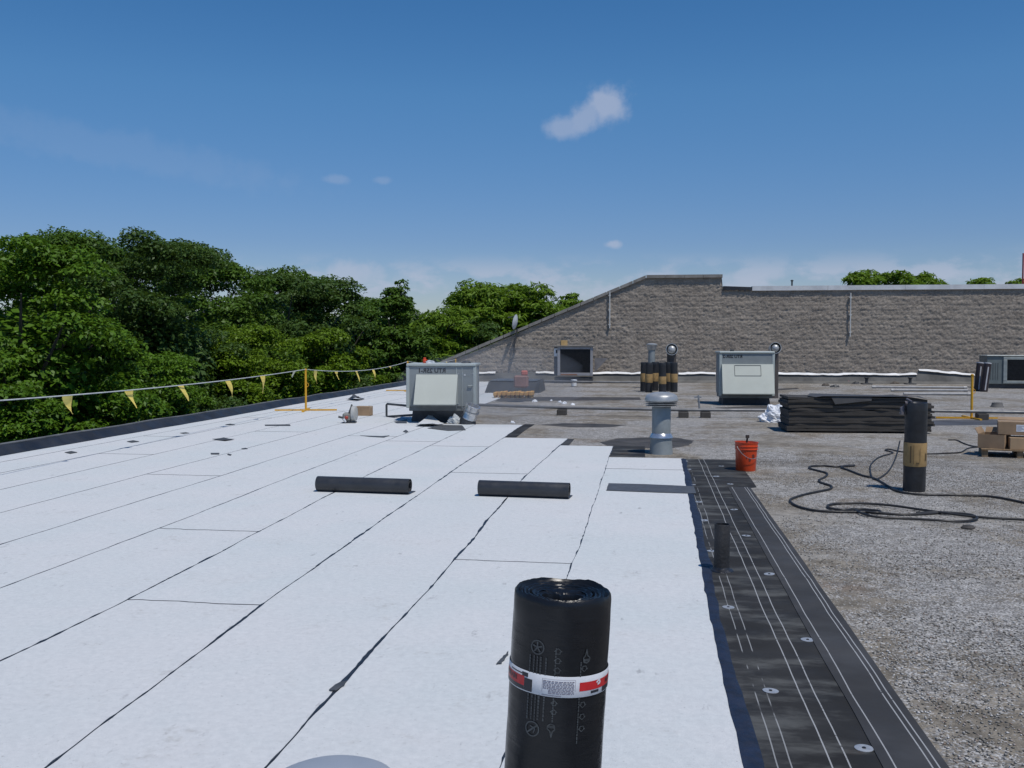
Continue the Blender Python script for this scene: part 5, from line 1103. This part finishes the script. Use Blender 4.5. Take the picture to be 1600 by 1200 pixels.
pA = G(478, 642); hA = 65 * M(642)
post('yellow warning post on the white roof before the trees', pA, hA, R(12))
pB = G(1518, 654); post('yellow warning post standing right of the board stack', pB, 69 * M(654), R(1), 0.0)
pC = G(637, 611); post('yellow warning post half hidden behind the left edge of the first rooftop unit', pC, 1.02, R(5))
pD = G(712, 600); post('farthest yellow warning post behind the first rooftop unit', pD, 1.0, R(8))
pE = Vector((-7.55, 7.0, 0)); post('yellow warning post carrying the left end of the pennant line', pE, 1.05, R(4))
M_ROPE = mat('pale_rope', (0.50, 0.52, 0.52), 0.7); M_FLAG = mat('yellow_pennant', (0.80, 0.62, 0.14), 0.6, 0, 0.1, 6); M_FLAG2 = mat('pale_pennant', (0.62, 0.62, 0.45), 0.6, 0, 0.08, 6)
def pennants(label, A, B, sag, ts, seed, offs=(0, 0)):
    t = thing('pennant_line', label, 'pennant line', (0, 0, 0)); k = 30
    def at(u): p = A.lerp(B, u); p.z -= sag * 4 * u * (1 - u); return p
    mb = MB(); mb.tube([at(i / k) for i in range(k + 1)], 0.0085, 5); obj('rope', mb, M_ROPE, t)
    dr = (B - A); dr.z = 0; dr.normalize(); sd_ = Vector((-dr.y, dr.x, 0))
    for i, (u, w_, l_, sw_) in enumerate(ts):
        p = at(u); V = []; n_ = 6; mb = MB()
        for j in range(n_ + 1):
            s_ = j / n_; c = p + dr * (sw_ * s_) - Vector((0, 0, 1)) * (l_ * s_) + sd_ * (0.03 * math.sin(s_ * 3 + i)); hw_ = w_ * 0.5 * (1 - s_) + 0.002
            wav = 0.008 * math.sin(s_ * 5 + i * 2)
            V += [c - dr * hw_ + sd_ * wav, c + dr * hw_ - sd_ * wav, ]
        Fc = [(2 * j, 2 * j + 1, 2 * j + 3, 2 * j + 2) for j in range(n_)]
        V2 = [v + sd_ * 0.002 for v in V]; mb.add(V, Fc); mb.add(V2, Fc)
        obj('pennant', mb, M_FLAG if i % 6 != 5 else M_FLAG2, t)
def frac(A, B, px):                                       # where along A-B a sight line through column px passes
    best = min(range(0, 401), key=lambda i: abs(((A.lerp(B, i / 400)).dot(_r)) / ((A.lerp(B, i / 400)).dot(_fh)) * FOC + 800 - px)); return best / 400
tA = pA + Vector((0, 0, hA)); tE = pE + Vector((0, 0, 1.05)); tC = pC + Vector((0, 0, 1.02)); tD = pD + Vector((0, 0, 1.0))
pennants('pennant line with yellow flags strung left of the near yellow post', tE, tA, 0.0 + 0.10, [(frac(tE, tA, x), 0.27, l * 1.2, s) for x, l, s in ((104, 0.22, 0.14), (203, 0.24, 0.16), (284, 0.24, 0.2), (355, 0.28, 0.22), (408, 0.32, 0.12), (458, 0.12, 0.03))], 1)
pennants('pennant line with yellow flags strung right of the near yellow post', tA, tC, 0.16, [(frac(tA, tC, x), 0.25, l * 1.15, s) for x, l, s in ((493, 0.30, 0.12), (527, 0.20, 0.06), (558, 0.28, 0.14), (583, 0.28, 0.18), (608, 0.08, 0.2))], 2)
pennants('short far pennant line seen just above the first rooftop unit', tC, tD, 0.10, [(0.12, 0.18, 0.16, 0.12), (0.8, 0.18, 0.25, 0.08), (0.5, 0.18, 0.2, 0.1)], 3)

# ------------------------------------------------------------------ hoses
M_HOSE = mat('black_hose', (0.018, 0.018, 0.019), 0.55, 0, 0.2, 10)
def smooth_path(P, k=6):
    out = []
    for i in range(len(P) - 1):
        a, b, c, d = P[max(i - 1, 0)], P[i], P[i + 1], P[min(i + 2, len(P) - 1)]
        for j in range(k):
            t = j / k; out.append(0.5 * ((2 * b) + (c - a) * t + (2 * a - 5 * b + 4 * c - d) * t * t + (3 * b - a - 3 * c + d) * t ** 3))
    return out + [P[-1]]
def hose(label, pts, r, lift=0.0, seed=0):
    P = [G(1180 + 0.2625 * x, 660 + 0.2625 * y, r + 0.002) for x, y in pts]
    P = smooth_path([Vector((p.x, p.y, r + 0.003 + lift * (0.5 + 0.5 * vnoise1(i * 0.9, seed)))) for i, p in enumerate(P)])
    mb = MB(); mb.tube(P, r, 8); return tag(obj('hose', mb, M_HOSE, smooth=True), label, 'hose')
hose('black hose running from the right edge past the tall roll and winding toward the bucket', [(1750, 520), (1600, 478), (1400, 441), (1200, 433), (1010, 430), (900, 421), (830, 402), (790, 378), (715, 335), (640, 316), (560, 285), (512, 266), (590, 258), (560, 256), (480, 264), (400, 258), (330, 262), (326, 274), (385, 290), (427, 303), (420, 322), (378, 345), (400, 361), (452, 378), (440, 398), (310, 425), (222, 452), (210, 472), (255, 500), (340, 522), (450, 531), (560, 533), (680, 536), (900, 549), (1110, 538)], 0.012)
hose('black hose coiled in long flat loops on the gravel in front of the tall roll', [(1750, 602), (1600, 585), (1400, 572), (1200, 553), (1000, 527), (800, 500), (640, 487), (500, 484), (437, 494), (440, 510), (520, 524), (620, 517), (735, 530), (730, 541), (640, 533), (600, 527), (640, 548), (720, 566), (900, 573), (1080, 587), (1200, 592), (1290, 586), (1322, 571), (1270, 553), (1100, 539), (960, 543)], 0.012, 0.012, 3)
hose('thin black hose looping behind the tall roll to the carton pallet', [(862, 110), (840, 200), (800, 282), (745, 329), (705, 336), (687, 300), (690, 250), (740, 207), (820, 181), (775, 166), (800, 160), (880, 176), (1020, 187), (1150, 183), (1225, 177), (1270, 153), (1345, 146)], 0.010)
hose('short thin black hose ending beside the carton pallet', [(1150, 104), (1200, 106), (1250, 128), (1300, 142), (1360, 147)], 0.010)

# ------------------------------------------------------------------ trees
def leaf_mat(name, c1_, c2_, rough=0.45, trans=0.34):
    m, nt, ns, ln, p = nodes(name)
    ge = N(nt, 'ShaderNodeNewGeometry'); pos = ge.outputs['Position']
    c = mixc(nt, rng_(nt, noise(nt, pos, 0.9, 3), 0.35, 0.65), c1_, c2_)
    c = mixc(nt, mth(nt, 'MULTIPLY', ge.outputs['Random Per Island'], 0.45), c, tuple(x * 1.7 for x in c2_))
    ln.new(c, p.inputs['Base Color']); p.inputs['Roughness'].default_value = rough; p.inputs['Specular IOR Level'].default_value = 0.3
    tr_ = N(nt, 'ShaderNodeBsdfTranslucent'); ln.new(mixc(nt, 0.6, c, (0.10, 0.16, 0.015)), tr_.inputs['Color'])
    mx_ = N(nt, 'ShaderNodeMixShader'); mx_.inputs[0].default_value = trans; ln.new(p.outputs[0], mx_.inputs[1]); ln.new(tr_.outputs[0], mx_.inputs[2])
    ln.new(mx_.outputs[0], nt.nodes['Material Output'].inputs['Surface']); return m
LEAF = {'oak': leaf_mat('leaf_oak', (0.056, 0.128, 0.009), (0.096, 0.19, 0.013), 0.5), 'dark': leaf_mat('leaf_dark', (0.037, 0.078, 0.015), (0.062, 0.114, 0.022), 0.52, 0.3),
        'mid': leaf_mat('leaf_mid', (0.048, 0.105, 0.011), (0.076, 0.145, 0.016), 0.52), 'lime': leaf_mat('leaf_lime', (0.09, 0.16, 0.008), (0.13, 0.215, 0.011), 0.5, 0.38), 'sumac': leaf_mat('leaf_sumac', (0.10, 0.18, 0.014), (0.15, 0.25, 0.02), 0.5, 0.42)}
M_BARK = mat('bark', (0.055, 0.045, 0.036), 0.95, 0, 0.3, 4, 0.6, 15)
def tree(name, label, px, d, top_py, wpx, kind, seed, low=-3.4, spiky=0.0, flat=1.0, dens=1.0, cone=0.0, leafpx=5.8, grp='trees beyond the roof edge'):
    r = np.random.RandomState(seed)
    bx_ = _r * ((px - 800) / FOC * d) + _fh * d; zt_ = H + (HORIZ - top_py) / FOC * d
    rx = wpx / 2 / FOC * d; cz_ = (zt_ + low) / 2; rz = (zt_ - low) / 2; ry = rx * flat
    t = thing(name, label, 'tree' if 'shrub' not in name else 'shrub', (bx_.x, bx_.y, GZ), group=grp)
    cz_ -= GZ                                            # local heights
    Lf = leafpx * d / FOC; Wf = Lf * (0.42 if spiky else 0.55)
    ncl = int(40 + 34 * rz / max(rx, 0.5)) if not spiky else int(110)
    # boughs over the crown, each carrying smaller sprays on its lit upper side, with shaded hollows between the boughs
    cl = []; nbough = int(18 + 13 * rz / max(rx, 0.5)) if not spiky else 0
    if cone: nbough = 0
    for i in range(nbough):
        v = r.normal(size=3); v /= np.linalg.norm(v); f = r.uniform(0.55, 0.92) if not (spiky or cone) else r.uniform(0.25, 0.92)
        if i < 5: v = np.array([0.55 * r.uniform(-1, 1), 0.55 * r.uniform(-1, 1), 1.0]); v /= np.linalg.norm(v); f = r.uniform(0.78, 0.90)
        q = v * f * np.array([rx, ry, rz]); shr = 1.0
        if cone: shr = 1 - cone * max(0, q[2] / rz); q[0] *= shr; q[1] *= shr
        R1 = rx * r.uniform(0.24, 0.42) * (0.5 + 0.5 * shr) * (0.62 if spiky else 0.8 if cone else 1)
        for j in range(11):
            w_ = r.normal(size=3); w_ /= np.linalg.norm(w_); w_[2] = abs(w_[2]) * 0.9 - 0.15; w_ = w_ + 0.55 * v; w_ /= np.linalg.norm(w_)
            cl.append((q + w_ * R1 * np.array([1.1, 1.1, 0.8]) * r.uniform(0.6, 1.0), R1 * r.uniform(0.28, 0.52)))
    if spiky or cone:                                    # open crowns of many small separate sprays
        for i in range(120):
            v = r.normal(size=3); v /= np.linalg.norm(v); f = r.uniform(0.45, 0.98) ** 0.7
            if i < 14: v = np.array([0.8 * r.uniform(-1, 1), 0.8 * r.uniform(-1, 1), 1.0]); v /= np.linalg.norm(v); f = r.uniform(0.72, 0.93)
            q = v * f * np.array([rx, ry, rz]); shr = 1 - cone * max(0, q[2] / rz); q[0] *= shr; q[1] *= shr
            cl.append((q, rx * r.uniform(0.15, 0.32) * (0.45 + 0.55 * shr)))
    area = math.pi * rx * rz; nl = int(dens * area / (Lf * Wf * 0.5) * (7.0 if not spiky else 7.5)); nl = min(nl, 70000)
    vol = np.array([c[1] ** 2 for c in cl]); cnt = r.multinomial(int(nl * 0.88), vol / vol.sum())
    C = []; Nn = []
    for (q, rc), k in zip(cl, cnt):
        v = r.normal(size=(k, 3)); v /= np.linalg.norm(v, axis=1)[:, None]; v[:, 2] = np.where(r.uniform(size=k) < 0.78, np.abs(v[:, 2]), v[:, 2])
        f = r.uniform(0.6, 1.05, k) ** 0.5; sq = np.array([1.2, 1.2, 0.72])
        # twiggy unevenness inside each clump
        f *= 1 + 0.22 * np.sin(v[:, 0] * 9 + q[0] * 5) * np.sin(v[:, 1] * 8 + q[2] * 3)
        C.append(q + v * f[:, None] * rc * sq); Nn.append(v)
    k = int(nl * 0.12); v = r.normal(size=(k, 3)); v /= np.linalg.norm(v, axis=1)[:, None]
    C.append(v * (r.uniform(0, 0.8, k) ** 0.5)[:, None] * np.array([rx, ry, rz]) * (0.6 if cone else 0.74)); Nn.append(v)
    C = np.concatenate(C); Nn = np.concatenate(Nn); k = len(C)
    nrm = Nn * 0.55 + r.normal(size=(k, 3)) * 0.45 + np.array([0, 0, 0.75]); nrm /= np.linalg.norm(nrm, axis=1)[:, None]
    ax = r.normal(size=(k, 3)); 
    if spiky: ax = ax * 0.8 + Nn * 0.9 + np.array([0, 0, -0.1])
    ax -= nrm * (ax * nrm).sum(1)[:, None]; ax /= np.linalg.norm(ax, axis=1)[:, None] + 1e-9; bt = np.cross(nrm, ax)
    S = r.uniform(0.65, 1.3, k)[:, None]; S[-int(nl * 0.12):] *= 1.8; L2 = ax * Lf * 0.5 * S * (1.5 if spiky else 1); W2 = bt * Wf * 0.5 * S; up_ = nrm * Wf * 0.14
    V = np.stack([C - L2, C + W2 + up_, C + L2 - np.array([0, 0, Lf * 0.12]), C - W2 + up_], 1).reshape(-1, 3); V[:, 2] += cz_
    F = np.arange(k * 4).reshape(-1, 4)
    raw('crown', V, F, LEAF[kind], t)
    tk = MB(); rt = max(0.09, rx * 0.075); tp = cz_ + rz * 0.45
    path = [(0.06 * vnoise1(i, seed) * i, 0.05 * vnoise1(i + 9, seed) * i, tp * i / 7) for i in range(8)]
    tk.tube(path, [rt * (1.5 if i == 0 else 1 - 0.11 * i) for i in range(8)], 9)
    for i in range(7):
        a = r.uniform(0, 6.28); i0 = r.randint(3, 7); p0_ = Vector(path[i0]); e = Vector((math.cos(a) * rx * 0.7, math.sin(a) * ry * 0.7, min(cz_ + rz * 0.7, p0_.z + r.uniform(0.5, 1.0) * rx)))
        tk.tube([p0_, p0_.lerp(e, 0.5) + Vector((0, 0, -0.1 * rx)), Vector((e.x, e.y, e.z))], [rt * 0.42, rt * 0.28, rt * 0.1], 6)
    obj('trunk', tk, M_BARK, t)
    return t
TREES = [
 ('broadleaf_tree', 'dark crown closing the gap behind the broad grey-green tree', 185, 43, 384, 260, 'mid', 41, {}),
 ('broadleaf_tree', 'dark crown behind the middle of the left tree row', 310, 47, 408, 230, 'dark', 42, {}),
 ('broadleaf_tree', 'dark crown behind the low end of the left tree row', 468, 56, 440, 220, 'mid', 43, {}),
 ('broadleaf_tree', 'low dark crown in the gap behind the pointed tree', 590, 64, 478, 150, 'mid', 44, {}),
 ('broadleaf_tree', 'big bright green glossy-leaved tree at the far left', 40, 22, 372, 330, 'oak', 1, dict(leafpx=8.5, dens=1.1)),
 ('broadleaf_tree', 'dark green tree top rising behind the glossy-leaved tree at far left', 95, 31, 364, 260, 'mid', 2, {}),
 ('broadleaf_tree', 'broad dark grey-green tree second from the left', 245, 30, 372, 270, 'dark', 3, dict(dens=1.15)),
 ('broadleaf_tree', 'dark green tree between the grey-green one and the slope of crowns', 355, 38, 408, 190, 'mid', 4, {}),
 ('broadleaf_tree', 'round dark tree behind the lime-green shrubs', 435, 42, 415, 170, 'dark', 5, {}),
 ('broadleaf_tree', 'darkest tree at the low end of the left tree row', 512, 45, 443, 160, 'dark', 6, dict(dens=1.1)),
 ('broadleaf_tree', 'small dark tree in the dip left of the pointed tree', 568, 50, 474, 100, 'mid', 7, {}),
 ('pointed_tree', 'narrow pointed green tree left of the light green clump', 622, 52, 437, 115, 'mid', 8, dict(cone=0.55)),
 ('feathery_tree', 'left part of the light green feathery clump behind the wall end', 738, 64, 436, 150, 'sumac', 9, dict(spiky=1, leafpx=6.5)),
 ('feathery_tree', 'light green feathery tree behind the satellite dish', 822, 66, 440, 145, 'sumac', 10, dict(spiky=1, leafpx=6.5)),
 ('feathery_tree', 'low feathery tree between the pointed tree and the wall', 690, 58, 478, 120, 'sumac', 11, dict(spiky=1, leafpx=6.5)),
 ('feathery_tree', 'tiny feathery tree top peeking over the sloping wall', 893, 76, 459, 52, 'sumac', 12, dict(spiky=1, leafpx=6.5, low=0.5)),
 ('feathery_tree', 'left feathery crown above the metal wall cap', 1350, 80, 421, 78, 'sumac', 13, dict(spiky=1, leafpx=6.5, low=2.0)),
 ('feathery_tree', 'middle and tallest feathery crown above the metal wall cap', 1395, 82, 420, 84, 'sumac', 14, dict(spiky=1, leafpx=6.5, low=2.0)),
 ('feathery_tree', 'right feathery crown of the three together above the wall cap', 1440, 84, 428, 78, 'sumac', 15, dict(spiky=1, leafpx=6.5, low=2.0)),
 ('feathery_tree', 'small lone feathery crown above the right part of the wall', 1533, 85, 431, 62, 'sumac', 16, dict(spiky=1, leafpx=6.5, low=2.0)),
 ('feathery_tree', 'feathery crown touching the right picture edge above the wall', 1592, 86, 434, 60, 'sumac', 17, dict(spiky=1, leafpx=6.5, low=2.0)),
 ('broadleaf_tree', 'dark tree filling the gap behind the pointed tree', 650, 62, 500, 150, 'dark', 18, {}),
 ('broadleaf_tree', 'dark tree under the feathery clump left of the wall', 755, 60, 508, 150, 'dark', 19, dict(low=-4)),
 ('lime_shrub', 'largest lime-green shrub below the dark trees', 405, 34, 519, 200, 'lime', 20, dict(low=-4)),
 ('lime_shrub', 'lime-green shrub behind the yellow post', 500, 40, 518, 150, 'lime', 21, dict(low=-4)),
 ('lime_shrub', 'lime-green shrub at the right end of the shrub row', 552, 46, 536, 90, 'lime', 22, dict(low=-4)),
 ('green_shrub', 'mid green shrub between the glossy tree and the lime shrubs', 255, 27, 552, 190, 'oak', 23, dict(low=-4)),
 ('lime_shrub', 'lime-green shrub behind the pennants left of the post', 352, 32, 540, 150, 'lime', 24, dict(low=-4)),
 ('green_shrub', 'dark shrub left of the first rooftop unit beyond the kerb', 615, 53, 515, 130, 'dark', 25, dict(low=-4)),
 ('green_shrub', 'dark shrub right behind the first rooftop unit', 685, 60, 515, 130, 'mid', 26, dict(low=-4)),
 ('green_shrub', 'glossy shrub just over the kerb under the second pennant', 175, 22.5, 606, 180, 'oak', 27, dict(low=-4, leafpx=8)),
 ('green_shrub', 'glossy shrub at the left edge under the first pennant', 25, 20, 600, 190, 'oak', 28, dict(low=-4, leafpx=8)),
 ('green_shrub', 'low lime-tinged shrub behind the foot of the yellow post', 452, 36, 580, 140, 'lime', 29, dict(low=-4)),
]
for nm, lab_, px, d, tp, wpx, kd, sd_, kw in TREES: tree(nm, lab_, px, d, tp, wpx, kd, sd_, **kw)
# far wood closing the view behind the tree row
wr = np.random.RandomState(77); Vw = []; 
for i in range(260):
    pxw = wr.uniform(-120, 900); dw = wr.uniform(75, 120); b_ = _r * ((pxw - 800) / FOC * dw) + _fh * dw; rr_ = wr.uniform(2.0, 3.6); zc_ = wr.uniform(-3.5, 0.2 if pxw > 600 else 1.8)
    k = 110; v = wr.normal(size=(k, 3)); v /= np.linalg.norm(v, axis=1)[:, None]; c = v * rr_ * wr.uniform(0.7, 1.0, k)[:, None] + np.array([b_.x, b_.y, zc_])
    ax = wr.normal(size=(k, 3)); ax /= np.linalg.norm(ax, axis=1)[:, None]; bt = np.cross(v + wr.normal(size=(k, 3)) * 0.4, ax); bt /= np.linalg.norm(bt, axis=1)[:, None]
    Vw.append(np.stack([c - ax * 0.5, c + bt * 0.35, c + ax * 0.5, c - bt * 0.35], 1).reshape(-1, 3))
Vw = np.concatenate(Vw); tag(raw('far_woodland', Vw, np.arange(len(Vw)).reshape(-1, 4), LEAF['dark']), 'dim mass of far woodland behind the tree row', 'woodland', kind='stuff')

# ------------------------------------------------------------------ thin torch smoke drifting right of unit 1
def smoke_mat():
    m = bpy.data.materials.new('torch_smoke'); m.use_nodes = True; nt = m.node_tree
    for n in list(nt.nodes):
        if n.type != 'OUTPUT_MATERIAL': nt.nodes.remove(n)
    out = [n for n in nt.nodes if n.type == 'OUTPUT_MATERIAL'][0]
    v = nt.nodes.new('ShaderNodeVolumePrincipled'); v.inputs['Color'].default_value = (0.82, 0.84, 0.88, 1); v.inputs['Density'].default_value = 0.11; v.inputs['Anisotropy'].default_value = 0.2
    nt.links.new(v.outputs[0], out.inputs['Volume']); return m
sm_c = G(748, 664); mb = MB()
mb.lathe([(0.02, 0.0)] + [(math.sin(R(a)) * 1.0, 0.75 - 0.75 * math.cos(R(a))) for a in range(12, 180, 12)] + [(0.02, 1.5)], 24, jit=lambda i, a: 0.12 * vnoise1(math.cos(a) * 2 + i * 0.5 + 30, 5) if 0 < i < 15 else 0)
mb.v = [(x * 2.0 + z * 0.3, y * 1.6, z * 1.05 + 0.02) for x, y, z in mb.v]
tag(obj('smoke', mb, smoke_mat(), loc=(sm_c.x, sm_c.y + 0.6, 0.0), smooth=True), 'thin grey torch smoke drifting right of the first rooftop unit', 'smoke', kind='stuff')
